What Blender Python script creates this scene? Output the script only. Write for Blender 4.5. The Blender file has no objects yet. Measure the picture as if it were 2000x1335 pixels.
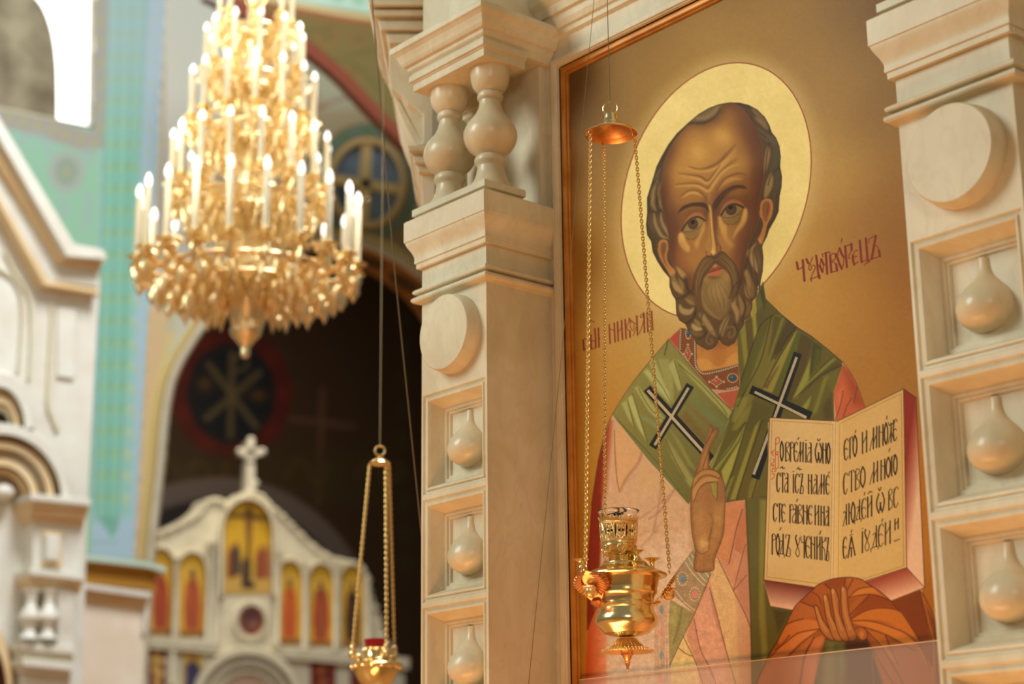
import bpy, bmesh, math, random
import numpy as np
from mathutils import Vector, Matrix
PI = math.pi
S = bpy.context.scene
COL = S.collection
random.seed(7)

# ---------------------------------------------------------------- camera, world, lights, exposure
F_PX, YAW, PITCH, ROLL = 3500.0, math.radians(-49.61), math.radians(15.81), math.radians(-0.626)
_f = np.array([math.sin(YAW)*math.cos(PITCH), math.cos(YAW)*math.cos(PITCH), math.sin(PITCH)])
_r0 = np.array([math.cos(YAW), -math.sin(YAW), 0.0]); _u0 = np.cross(_r0, _f)
_r = math.cos(ROLL)*_r0 + math.sin(ROLL)*_u0
_u = -math.sin(ROLL)*_r0 + math.cos(ROLL)*_u0
CAM = np.array([_r, _u, _f])
def ray(x, y): return CAM.T @ np.array([(x-1000)/F_PX, -(y-667.5)/F_PX, 1.0])
def on_y(x, y, Y): d = ray(x, y); return Vector(d*(Y/d[1]))      # a photo pixel on the plane Y
def on_x(x, y, X): d = ray(x, y); return Vector(d*(X/d[0]))      # a photo pixel on the plane X
cd = bpy.data.cameras.new('camera'); cam = bpy.data.objects.new('camera', cd); COL.objects.link(cam)
cam.matrix_world = Matrix(((_r[0], _u[0], -_f[0], 0), (_r[1], _u[1], -_f[1], 0), (_r[2], _u[2], -_f[2], 0), (0, 0, 0, 1)))
cd.sensor_width = 36.0; cd.lens = 36.0*F_PX/2000.0
cd.clip_start = 0.05; cd.clip_end = 200
cd.dof.use_dof = True; cd.dof.focus_distance = 4.5; cd.dof.aperture_fstop = 2.2; cd.dof.aperture_blades = 0
S.camera = cam
S.view_settings.view_transform = 'Standard'; S.view_settings.look = 'None'
S.view_settings.gamma = 1.0; S.view_settings.use_curve_mapping = False
S.view_settings.exposure = 0.0
W = bpy.data.worlds.new('church_daylight'); S.world = W; W.use_nodes = True
_n = W.node_tree.nodes; _l = W.node_tree.links
_bg = _n['Background']; _tc = _n.new('ShaderNodeTexCoord'); _sx = _n.new('ShaderNodeSeparateXYZ'); _cr = _n.new('ShaderNodeValToRGB')
_mr = _n.new('ShaderNodeMapRange'); _mr.inputs[1].default_value = -1; _mr.inputs[2].default_value = 1
_l.new(_tc.outputs['Generated'], _sx.inputs[0]); _l.new(_sx.outputs['Z'], _mr.inputs[0]); _l.new(_mr.outputs[0], _cr.inputs[0]); _l.new(_cr.outputs[0], _bg.inputs[0])
_cr.color_ramp.elements[0].position = 0.30; _cr.color_ramp.elements[0].color = (0.60, 0.30, 0.12, 1)
_cr.color_ramp.elements[1].position = 0.80; _cr.color_ramp.elements[1].color = (0.46, 0.47, 0.40, 1)
_e = _cr.color_ramp.elements.new(0.52); _e.color = (0.42, 0.41, 0.35, 1)
_bg.inputs[1].default_value = 0.42
def area(name, loc, target, size, power, color, size_y=None):
    d = bpy.data.lights.new(name, 'AREA'); d.energy = power; d.color = color; d.size = size
    if size_y: d.shape = 'RECTANGLE'; d.size_y = size_y
    o = bpy.data.objects.new(name, d); COL.objects.link(o); o.location = loc
    o.rotation_euler = (Vector(target)-Vector(loc)).to_track_quat('-Z', 'Y').to_euler()
    return o
area('nave_window_light', (-7.0, -3.5, 5.5), (-3.4, 3.0, 1.5), 2.6, 510, (0.90, 1.0, 0.93), 4.0)
area('candle_stand_glow', (-3.1, 1.9, -1.5), (-3.1, 2.6, 2.6), 2.2, 50, (1.0, 0.50, 0.20), 0.8)
area('left_window_light', (-6.0, 6.0, 12.5), (-16.0, 9.0, 4.0), 4.0, 1800, (0.95, 0.98, 1.0), 5.0)
area('chapel_fill_light', (-20.9, 13.6, 9.4), (-23.2, 14.4, 3.6), 1.6, 330, (1.0, 0.90, 0.70), 2.4)  # unseen fill added to brighten the side iconostasis
area('nave_fill_light', (2.4, -1.4, 2.6), (-3.0, 3.0, 0.8), 1.2, 60, (1.0, 0.93, 0.80), 1.2)  # fill added behind the camera, for metal highlights and return faces

# ---------------------------------------------------------------- helpers
def srgb(r, g, b):
    f = lambda c: c/12.92 if c <= 0.04045 else ((c+0.055)/1.055)**2.4
    return (f(r/255), f(g/255), f(b/255), 1.0)
def tag(o, label=None, cat=None, group=None, kind=None):
    if label: o['label'] = label
    if cat: o['category'] = cat
    if group: o['group'] = group
    if kind: o['kind'] = kind
    return o
def empty(name, loc=(0, 0, 0)):
    o = bpy.data.objects.new(name, None); COL.objects.link(o); o.location = loc; o.empty_display_size = 0.05
    return o
class MB:
    """verts and faces gathered for ONE mesh object, in world coordinates"""
    def __init__(s): s.v = []; s.f = []
    def add(s, vs, fs):
        k = len(s.v); s.v += [tuple(v) for v in vs]; s.f += [tuple(i+k for i in f) for f in fs]; return s
    def box(s, a, b):
        (x0, y0, z0), (x1, y1, z1) = a, b
        vs = [(x, y, z) for z in (z0, z1) for y in (y0, y1) for x in (x0, x1)]
        return s.add(vs, [(0, 2, 3, 1), (4, 5, 7, 6), (0, 1, 5, 4), (2, 6, 7, 3), (0, 4, 6, 2), (1, 3, 7, 5)])
    def loops(s, L, cap0=True, cap1=True, close=True):
        n = len(L[0]); vs = [p for l in L for p in l]; fs = []
        for k in range(len(L)-1):
            for i in range(n if close else n-1):
                j = (i+1) % n; fs.append((k*n+i, k*n+j, (k+1)*n+j, (k+1)*n+i))
        if cap0: fs.append(tuple(range(n-1, -1, -1)))
        if cap1: fs.append(tuple((len(L)-1)*n+i for i in range(n)))
        return s.add(vs, fs)
    def lathe(s, prof, o=(0, 0, 0), axis='Z', seg=32, cap=True):
        L = []
        for r, h in prof:
            l = []
            for i in range(seg):
                a = 2*PI*i/seg; c, d = r*math.cos(a), r*math.sin(a)
                p = (c, d, h) if axis == 'Z' else ((c, h, -d) if axis == 'Y' else (h, c, d))
                l.append((p[0]+o[0], p[1]+o[1], p[2]+o[2]))
            L.append(l)
        return s.loops(L, cap, cap)
    def tube(s, pts, r, seg=8, close=False, cap=True):
        pts = [Vector(p) for p in pts]; n = len(pts); L = []
        rs = r if isinstance(r, (list, tuple)) else [r]*n
        up = None
        for i in range(n):
            a = pts[(i-1) % n] if (close or i > 0) else pts[i]; b = pts[(i+1) % n] if (close or i < n-1) else pts[i]
            t = (b-a).normalized()
            if up is None:
                up = Vector((0, 0, 1)) if abs(t.z) < 0.9 else Vector((1, 0, 0))
            x = t.cross(up)
            if x.length < 1e-6: x = t.orthogonal()
            x.normalize(); y = x.cross(t).normalized(); up = y
            L.append([tuple(pts[i]+x*rs[i]*math.cos(2*PI*k/seg)+y*rs[i]*math.sin(2*PI*k/seg)) for k in range(seg)])
        if close: L.append(L[0]); return s.loops(L, False, False)
        return s.loops(L, cap, cap)
    def torus(s, o, R, r, ax=(0, 0, 1), seg=20, rs=8, sx=1.0):
        ax = Vector(ax).normalized(); u = ax.orthogonal().normalized(); w = ax.cross(u)
        return s.tube([Vector(o)+u*R*math.cos(2*PI*i/seg)*sx+w*R*math.sin(2*PI*i/seg) for i in range(seg)], r, rs, True)
    def ball(s, o, r, seg=12, sz=1.0):
        n = max(4, seg//2)
        return s.lathe([(max(1e-5, r*math.sin(PI*k/n)), -r*sz*math.cos(PI*k/n)) for k in range(n+1)], o, 'Z', seg, False)
    def moulding(s, x0, x1, y0, y1, prof, top=True, bottom=True):
        """rings round a rectangular block: prof = (z, projection to left, right and front)"""
        L = [[(x0-p, y0-p, z), (x1+p, y0-p, z), (x1+p, y1, z), (x0-p, y1, z)] for z, p in prof]
        return s.loops(L, bottom, top)
    def prism(s, poly, d):
        """poly: list of 3D points; d: extrusion vector"""
        d = Vector(d); a = [Vector(p) for p in poly]
        return s.loops([[tuple(p) for p in a], [tuple(p+d) for p in a]])
    def build(s, name, mat, parent=None, smooth=False, bevel=0, angle=40):
        me = bpy.data.meshes.new(name); me.from_pydata(s.v, [], s.f); me.update()
        bm = bmesh.new(); bm.from_mesh(me); bmesh.ops.recalc_face_normals(bm, faces=bm.faces); bm.to_mesh(me); bm.free()
        if mat: me.materials.append(mat)
        o = bpy.data.objects.new(name, me); COL.objects.link(o)
        if parent is not None:
            o.parent = parent
            o.matrix_parent_inverse = Matrix.Translation(-Vector(parent.location))
        if smooth:
            me.polygons.foreach_set('use_smooth', [True]*len(me.polygons))
            try: me.set_sharp_from_angle(angle=math.radians(angle))
            except Exception: pass
        if bevel:
            m = o.modifiers.new('bevel', 'BEVEL'); m.width = bevel; m.segments = 2; m.limit_method = 'ANGLE'; m.angle_limit = math.radians(35)
        return o
def mat(name, col, rough=0.5, metal=0.0, noise=None, bump=0.0, scale=8.0, spec=0.5, trans=0.0, ior=1.45, coat=0.0, emit=None, estr=0.0, detail=5.0, stretch=None):
    m = bpy.data.materials.new(name); m.use_nodes = True; nt = m.node_tree; n = nt.nodes; b = n['Principled BSDF']
    b.inputs['Base Color'].default_value = col; b.inputs['Roughness'].default_value = rough; b.inputs['Metallic'].default_value = metal
    b.inputs['Specular IOR Level'].default_value = spec; b.inputs['Transmission Weight'].default_value = trans; b.inputs['IOR'].default_value = ior
    b.inputs['Coat Weight'].default_value = coat
    if emit: b.inputs['Emission Color'].default_value = emit; b.inputs['Emission Strength'].default_value = estr
    if noise or bump:
        t = n.new('ShaderNodeTexCoord'); z = n.new('ShaderNodeTexNoise'); z.inputs['Scale'].default_value = scale; z.inputs['Detail'].default_value = detail
        if stretch:
            mp = n.new('ShaderNodeMapping'); mp.inputs['Scale'].default_value = stretch
            nt.links.new(t.outputs['Object'], mp.inputs[0]); nt.links.new(mp.outputs[0], z.inputs['Vector'])
        else: nt.links.new(t.outputs['Object'], z.inputs['Vector'])
        if noise:
            r = n.new('ShaderNodeValToRGB'); r.color_ramp.elements[0].position = 0.32; r.color_ramp.elements[1].position = 0.68
            r.color_ramp.elements[0].color = noise; r.color_ramp.elements[1].color = col
            nt.links.new(z.outputs[0], r.inputs[0]); nt.links.new(r.outputs[0], b.inputs['Base Color'])
        if bump:
            z2 = n.new('ShaderNodeTexNoise'); z2.inputs['Scale'].default_value = scale*4; z2.inputs['Detail'].default_value = 6
            nt.links.new(t.outputs['Object'], z2.inputs['Vector'])
            p = n.new('ShaderNodeBump'); p.inputs['Strength'].default_value = bump; p.inputs['Distance'].default_value = 0.01
            nt.links.new(z2.outputs[0], p.inputs['Height']); nt.links.new(p.outputs[0], b.inputs['Normal'])
    return m
def marble(name, base, dark, vein, rough, scale):
    m = bpy.data.materials.new(name); m.use_nodes = True; nt = m.node_tree; n = nt.nodes; L = nt.links.new; b = n['Principled BSDF']; b.inputs['Roughness'].default_value = rough; b.inputs['Specular IOR Level'].default_value = .4
    tc = n.new('ShaderNodeTexCoord'); mp = n.new('ShaderNodeMapping'); mp.inputs['Rotation'].default_value = (.5, .3, .2); mp.inputs['Scale'].default_value = (1, 1, .55); L(tc.outputs['Object'], mp.inputs[0])
    def noise(sc, det, dist=0.0): z = n.new('ShaderNodeTexNoise'); z.inputs['Scale'].default_value = sc; z.inputs['Detail'].default_value = det; z.inputs['Distortion'].default_value = dist; L(mp.outputs[0], z.inputs['Vector']); return z.outputs[0]
    def ramp(src, stops):
        r = n.new('ShaderNodeValToRGB'); e = r.color_ramp.elements
        for i, (p_, c) in enumerate(stops):
            q = e[i] if i < 2 else e.new(p_); q.position = p_; q.color = c
        L(src, r.inputs[0]); return r.outputs[0]
    def mix(fac, a, c): x = n.new('ShaderNodeMix'); x.data_type = 'RGBA'; L(fac, x.inputs[0]); L(a, x.inputs[6]); x.inputs[7].default_value = c; return x.outputs[2]
    w = (1, 1, 1, 1); k = (0, 0, 0, 1)
    col = ramp(noise(scale, 6, .4), [(.34, dark), (.62, base)])
    v1 = ramp(noise(scale*3.1, 9, .7), [(.42, k), (.50, (.16, .16, .16, 1)), (.58, k)]); col = mix(v1, col, vein)
    v2 = ramp(noise(scale*8, 6, .5), [(.62, k), (.80, (.40, .40, .40, 1))]); col = mix(v2, col, vein)
    L(col, b.inputs['Base Color']); bp = n.new('ShaderNodeBump'); bp.inputs['Strength'].default_value = .10; bp.inputs['Distance'].default_value = .006; L(noise(scale*9, 8), bp.inputs['Height']); L(bp.outputs[0], b.inputs['Normal'])
    return m
MARBLE = marble('cream_marble', srgb(221, 208, 178), srgb(202, 184, 150), srgb(176, 152, 118), .5, 4.5)
MARBLE_B = marble('polished_marble', srgb(222, 204, 170), srgb(202, 182, 146), srgb(184, 164, 130), .3, 6)
BRASS = mat('polished_brass', (0.97, 0.76, 0.36, 1), 0.19, 1.0, noise=(0.92, 0.66, 0.28, 1), scale=22, bump=0.02)
BRASS_ROUGH = mat('cast_brass', (0.95, 0.66, 0.30, 1), 0.34, 1.0, bump=0.15, scale=40)
BRASS_WARM = mat('warm_lit_brass', (0.95, 0.48, 0.20, 1), 0.33, 1.0, noise=(0.74, 0.28, 0.09, 1), scale=14)  # brass with warm reflected light tinted into its colour
CHAIN = mat('aged_brass_chain', (0.96, 0.64, 0.24, 1), 0.34, 1.0)
GILT = mat('gilt_wood', srgb(206, 140, 56), 0.42, 0.2, noise=srgb(176, 108, 36), scale=12)
# ---------------------------------------------------------------- near iconostasis: two marble pilasters round the icon
YP = 3.0                 # front plane of the pilasters
YF = 3.238               # face of the marble surround of the icon
YI = 3.256               # face of the icon painting
LX0, LX1 = -3.924, -3.633
RX0, RX1 = -2.217, -1.926
def panel_cell(x0, x1, z0, z1):
    P = [(0, .080), (0, 0), (.007, 0), (.011, .006), (.017, .007), (.020, .002), (.025, .003), (.029, .010), (.043, .048), (.052, .048), (.054, .055), (.060, .055), (.063, .062)]
    m = MB()
    m.loops([[(x0+i, YP+d, z0+i), (x1-i, YP+d, z0+i), (x1-i, YP+d, z1-i), (x0+i, YP+d, z1-i)] for i, d in P], False, True)
    return m
def pilaster(x0, x1, label):
    xc = (x0+x1)/2
    root = empty('marble_pilaster', (xc, 3.12, -1.6)); tag(root, label, 'pilaster')
    # shaft core behind the coffers, then the plain shaft top with the round boss
    m = MB(); m.box((x0, YP+.08, -1.6), (x1, YF-.0005, 1.2455)); m.box((x0, YP, 1.2455), (x1, YF-.0005, 1.545)); m.build('shaft', MARBLE, root)
    b = MB(); cy = 1.388
    b.lathe([(.113, 0.002), (.113, -.003), (.108, -.040), (.105, -.043)], (xc+.006, YP, cy), 'Y', 64, True); b.build('round_boss', MARBLE, root, True)
    for k in range(5):
        z1 = 1.2455-.2995*k; z0 = z1-.2995
        c = panel_cell(x0, x1, z0, z1).build('coffer_panel', MARBLE, root)
        g = MB(); o = (xc-.002, YP+.062, (z0+z1)/2-.010)
        g.lathe([(.0115, .094), (.0120, .080), (.0150, .064), (.0210, .052), (.0320, .040), (.0460, .026), (.0580, .010), (.0645, -.006), (.0660, -.018), (.0635, -.032), (.0550, -.046), (.0400, -.057), (.0210, -.064), (.001, -.066)], o, 'Z', 40)
        g.build('pear_drop', MARBLE_B, c, True, angle=60)
    # capital mouldings
    bead = lambda zc, r, pr, p0: [(zc+r*math.sin(t), p0+(pr-p0)*math.cos(t)) for t in [-PI/2+PI*i/10 for i in range(11)]]
    ogee = [(1.640+.056*t, .0165+.019*(t*t*(3-2*t))-.004*math.sin(PI*t)) for t in [i/10 for i in range(11)]]
    cap = [(1.508, 0)]+bead(1.5235, .0115, .0235, .004)+bead(1.5470, .0095, .0205, .005)+[(1.560, 0), (1.618, 0), (1.6185, .012), (1.634, .0125), (1.6345, .0165)]+ogee+[(1.699, .0355), (1.6995, .0385), (1.760, .0385), (1.764, .034), (1.766, 0)]
    MB().moulding(x0, x1, YP, YF-.0005, cap).build('capital', MARBLE, root, True, angle=32)
    return root
LP = pilaster(LX0, LX1, 'pale marble pilaster on the left of the large icon, with balusters over its capital')
RP = pilaster(RX0, RX1, 'pale marble pilaster on the right of the large icon, cut by the picture edge')
def upper_stage(x0, x1, root):
    xc = (x0+x1)/2
    # plinth, niche back, balusters, slab
    MB().moulding(x0-.022, x1+.022, YP-.022, 3.13, [(1.762, -.012), (1.778, -.012), (1.779, 0), (1.800, 0)]).build('baluster_plinth', MARBLE, root, bevel=.0015)
    m = MB(); m.box((x0+.02, 3.205, 1.762), (x1, YF-.0005, 2.30)); m.box((x0, 3.17, 1.762), (x0+.055, YF-.0005, 2.30)); m.build('niche_back', MARBLE, root); MB().moulding(x0, x0+.055, 3.17, YF-.0005, [(2.118, 0), (2.128, .010), (2.140, .012), (2.144, .020), (2.160, .026), (2.175, .036), (2.190, .038), (2.192, .0)]).build('niche_impost', MARBLE, root, bevel=.001)
    for sx in (-1, 1):
        b = MB(); o = (xc+sx*.094, YP+.062, 1.80)
        b.lathe([(.066, 0), (.064, .010), (.050, .030), (.042, .052), (.0385, .072), (.0385, .076), (.044, .082), (.047, .092), (.045, .101), (.040, .107), (.046, .113), (.062, .128), (.073, .146), (.078, .166), (.077, .182), (.070, .200), (.056, .219), (.043, .236), (.034, .256), (.031, .274), (.031, .278),
                 (.036, .282), (.038, .290), (.036, .299), (.033, .303), (.041, .309), (.051, .324), (.056, .343), (.0575, .362), (.060, .385)], o, 'Z', 40)
        b.build('baluster', MARBLE_B, root, True, angle=50)
    MB().moulding(x0-.020, x1+.020, YP-.020, 3.135, [(2.175, 0), (2.198, 0), (2.199, .004), (2.203, .004), (2.204, .010), (2.222, .010)]).build('abacus', MARBLE, root, bevel=.001)
    cor = [(2.215, .022), (2.232, .024), (2.240, .032), (2.252, .034), (2.253, .042), (2.262, .048), (2.272, .052), (2.284, .058), (2.292, .066), (2.296, .072), (2.310, .072), (2.316, .070), (2.322, .0)]
    MB().moulding(x0, x1, YP, YF-.0005, cor+[(5.0, 0)]).build('entablature', MARBLE, root, bevel=.0015)
upper_stage(LX0, LX1, LP); upper_stage(RX0, RX1, RP)

# marble surround, gilt frame
icon = empty('icon_panel', (-2.95, YI, .2)); tag(icon, 'large painted icon of a haloed bearded bishop holding an open book, between two marble pilasters', 'icon')
fx = on_y(1090, 130, YF); ftop = on_y(1091, 125, YF).z
XL = on_y(1103, 160, YF).x; ZT = on_y(1103.5, 141, YF).z
m = MB()
m.box((LX1+.0005, YF, -1.6), (XL-.024, 3.45, ZT+.024)); m.box((LX1+.0005, YF, ZT+.024), (RX0-.0005, 3.45, 5.0))
m.box((RX0-(XL-LX1)+.024, YF, -1.6), (RX0-.0005, 3.45, ZT+.024))
m.build('marble_surround', MARBLE).name = 'wall_right'
tag(bpy.data.objects['wall_right'], kind='structure')
m = MB()                                        # raised marble fillet round the opening
XR = RX0-(XL-LX1)
def lframe(mb, xa, zt, w, yf, yb):
    xr = XR-(xa-XL); a = [(xa, -1.6), (xa, zt), (xr, zt), (xr, -1.6), (xr+w, -1.6), (xr+w, zt+w), (xa-w, zt+w), (xa-w, -1.6)]
    mb.prism([(x, yf, z) for x, z in a], (0, yb-yf, 0))
lframe(m, XL-.024, ZT+.024, .028, YF-.012, YF+.04); lframe(m, XL-.028, ZT+.028, .016, YF-.017, YF)
t = m.build('trim_1', MARBLE, None, bevel=.002); tag(t, kind='structure')
g = MB(); lframe(g, XL-.0055, ZT+.0055, .019, YF+.003, YF+.05); lframe(g, XL, ZT, .0065, YF+.010, YF+.05)
g.build('gilt_frame', GILT, icon, bevel=.003)
# cornice over the icon
m = MB(); zc = on_y(1072, 80, YF-.02).z
prof = [(zc, 0), (zc+.006, .012), (zc+.022, .014), (zc+.024, .022), (zc+.040, .030), (zc+.060, .034), (zc+.062, .044), (zc+.085, .052), (zc+.100, .070), (zc+.125, .072), (zc+.13, .004), (zc+2.3, .004)]
L = [[(x, YF-p, z) for z, p in prof]+[(x, YF+.1, zc+2.3), (x, YF+.1, zc)] for x in (LX1+.001, RX0-.001)]
m.loops(L); t = m.build('trim_2', MARBLE); tag(t, kind='structure')
# floor of the solea
m = MB(); m.box((-40, -14, -1.75), (6, 24, -1.6)); fl = m.build('floor', mat('warm_stone_floor', srgb(196, 142, 92), 0.35, noise=srgb(170, 116, 70), scale=3)); tag(fl, kind='structure')
# unseen wall added on the right, keeping the nave fill off the pilaster's return
m = MB(); m.box((-1.20, 2.25, -1.6), (-.95, 3.45, 5.0)); t = m.build('wall_blocker', MARBLE); tag(t, kind='structure')
# ---------------------------------------------------------------- the icon painting: brush strokes laid down in code, stored as pigment on the panel mesh
HALO = (-3.0163, 1.6556, 0.3407)
PX0, PX1, PY0, PY1, PS = 1084.0, 1872.0, -60.0, 1360.0, 1.22
TR = dict(A=(1240, 180, 6.069), B=(1240, 360, 6.069), C=(1240, 540, 6.069), D=(1440, 580, 5.134), E=(1130, 700, 5.134), F=(1300, 820, 4.768),
          G=(1140, 1050, 4.683), H=(1460, 1100, 5.0), I=(1440, 720, 2.171), J=(1060, 820, 2.592), P=(0, 0, 1.0),
          a=(1490, 830, 8.9), b=(1490, 960, 8.9), c=(1630, 800, 8.9), d=(1630, 940, 7.853), e=(1540, 440, 10.0), f=(1120, 590, 10.0))
class Canvas:
    def __init__(s, x0=PX0, x1=PX1, y0=PY0, y1=PY1, ps=PS):
        s.x0, s.y0, s.ps = x0, y0, ps; s.xs = np.arange(x0, x1, ps); s.ys = np.arange(y0, y1, ps)
        s.im = np.zeros((len(s.ys), len(s.xs), 3), np.float32); s.mask = None
        s.rng = np.random.default_rng(3)
    def pts(s, t, tr='P'):
        if isinstance(t, str):
            if t[0].isalpha(): tr, t = t[0], t[1:]
            t = [tuple(map(float, q.split(','))) for q in t.split()]
        ox, oy, k = TR[tr]
        return np.array([(ox+u/k, oy+v/k) for u, v in t], np.float32)
    def smooth(s, p, close, n=5):
        out = []; N = len(p)
        for i in range(N if close else N-1):
            if close: a, b, c, d = p[i-1], p[i], p[(i+1) % N], p[(i+2) % N]
            else: a, b, c, d = p[max(i-1, 0)], p[i], p[i+1], p[min(i+2, N-1)]
            for k in range(n):
                t = k/n; out.append(.5*((2*b)+(c-a)*t+(2*a-5*b+4*c-d)*t*t+(3*b-a-3*c+d)*t**3))
        if not close: out.append(p[-1])
        return np.array(out, np.float32)
    def win(s, p, m):
        i0 = max(0, int((p[:, 0].min()-m-s.x0)/s.ps)); i1 = min(len(s.xs), int((p[:, 0].max()+m-s.x0)/s.ps)+2)
        j0 = max(0, int((p[:, 1].min()-m-s.y0)/s.ps)); j1 = min(len(s.ys), int((p[:, 1].max()+m-s.y0)/s.ps)+2)
        if i1 <= i0 or j1 <= j0: return None
        X, Y = np.meshgrid(s.xs[i0:i1], s.ys[j0:j1]); return (slice(j0, j1), slice(i0, i1)), X, Y
    def segdist(s, p, X, Y, close, w=None):
        best = np.full(X.shape, 1e9, np.float32); N = len(p)
        for i in range(N if close else N-1):
            a, b = p[i], p[(i+1) % N]; d = b-a; L = float(d@d)+1e-9
            t = np.clip(((X-a[0])*d[0]+(Y-a[1])*d[1])/L, 0, 1)
            q = np.hypot(X-a[0]-t*d[0], Y-a[1]-t*d[1])
            if w is not None: q = q-(w[i]+(w[(i+1) % N]-w[i])*t)/2
            np.minimum(best, q, out=best)
        return best
    def inside(s, p, X, Y):
        c = np.zeros(X.shape, bool); N = len(p)
        for i in range(N):
            (x0, y0), (x1, y1) = p[i], p[(i+1) % N]
            if y0 == y1: continue
            k = (y0 > Y) != (y1 > Y)
            c ^= k & (X < (x1-x0)*(Y-y0)/(y1-y0)+x0)
        return c
    def put(s, sl, cov, col):
        if s.mask is not None: cov = cov*s.mask[sl]
        cov = cov[..., None]; c = np.asarray(col, np.float32)
        if c.ndim == 1: c = c/255
        s.im[sl] = s.im[sl]*(1-cov)+c*cov
    def poly(s, t, col, soft=.7, alpha=1.0, sm=False, grad=None, ret=False):
        p = s.pts(t)
        if sm: p = s.smooth(p, True)
        w = s.win(p, soft*2)
        if w is None: return
        sl, X, Y = w; d = s.segdist(p, X, Y, True); sd = np.where(s.inside(p, X, Y), d, -d)
        cov = np.clip(.5+sd/(2*soft), 0, 1)
        if soft > 2: cov = cov*cov*(3-2*cov)
        if ret: m = np.zeros(s.im.shape[:2], np.float32); m[sl] = cov; return m
        if grad:
            g, c2 = grad; a, b = s.pts(g); d = b-a
            k = np.clip(((X-a[0])*d[0]+(Y-a[1])*d[1])/float(d@d), 0, 1)[..., None]
            col = (np.array(col)*(1-k)+np.array(c2)*k)/255
        s.put(sl, cov*alpha, col)
    def line(s, t, w, col, soft=.6, alpha=1.0, sm=True, taper=False):
        p = s.pts(t)
        if sm and len(p) > 2: p = s.smooth(p, False)
        n = len(p); ww = np.full(n, w, np.float32) if not isinstance(w, (list, tuple)) else np.interp(np.linspace(0, 1, n), np.linspace(0, 1, len(w)), w)
        if taper: ww = ww*np.sin(np.linspace(.12, PI-.12, n))
        v = s.win(p, float(ww.max())/2+soft*2)
        if v is None: return
        sl, X, Y = v; d = s.segdist(p, X, Y, False, ww)
        cov = np.clip(.5-d/(2*soft), 0, 1)
        if soft > 2: cov = cov*cov*(3-2*cov)
        s.put(sl, cov*alpha, col)
    def bar(s, t, w, col, soft=.7):
        a, b = s.pts(t); d = (b-a)/np.hypot(*(b-a)); n = np.array([-d[1], d[0]])*w/2
        s.poly([tuple(a+n), tuple(b+n), tuple(b-n), tuple(a-n)], col, soft)
    def blob(s, t, rx, ry, col, alpha=1.0, rot=0.0):
        (cx, cy), = s.pts(t); p = np.array([(cx-3*max(rx, ry), cy-3*max(rx, ry)), (cx+3*max(rx, ry), cy+3*max(rx, ry))])
        v = s.win(p, 0)
        if v is None: return
        sl, X, Y = v; a = math.radians(rot); u = (X-cx)*math.cos(a)+(Y-cy)*math.sin(a); q = -(X-cx)*math.sin(a)+(Y-cy)*math.cos(a)
        s.put(sl, np.exp(-((u/rx)**2+(q/ry)**2))*alpha, col)
    def disc(s, t, rx, ry, col, alpha=1.0, soft=.7):
        (cx, cy), = s.pts(t); s.poly([(cx+rx*math.cos(k*PI/10), cy+ry*math.sin(k*PI/10)) for k in range(20)], col, soft, alpha)
    def dots(s, t, step, r, col, sm=True):
        p = s.pts(t)
        if sm and len(p) > 2: p = s.smooth(p, False)
        d = np.r_[0, np.cumsum(np.hypot(*(p[1:]-p[:-1]).T))]
        for q in np.arange(0, d[-1]+.01, step):
            x, y = np.interp(q, d, p[:, 0]), np.interp(q, d, p[:, 1]); s.disc([(x, y)], r, r, col, .95, .6)
    def noise(s, amp, cell, sl=None):
        h, w = s.im.shape[:2]; k = max(1, int(cell/s.ps)); g = s.rng.standard_normal((h//k+3, w//k+3)).astype(np.float32)
        yy = np.arange(h)/k; xx = np.arange(w)/k; j = yy.astype(int); i = xx.astype(int); fy = (yy-j)[:, None]; fx = (xx-i)[None]
        n = g[j][:, i]*(1-fy)*(1-fx)+g[j][:, i+1]*(1-fy)*fx+g[j+1][:, i]*fy*(1-fx)+g[j+1][:, i+1]*fy*fx
        return n*amp
def px_of(P):
    c = CAM @ np.array(P); return (1000+F_PX*c[0]/c[2], 667.5-F_PX*c[1]/c[2])
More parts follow.
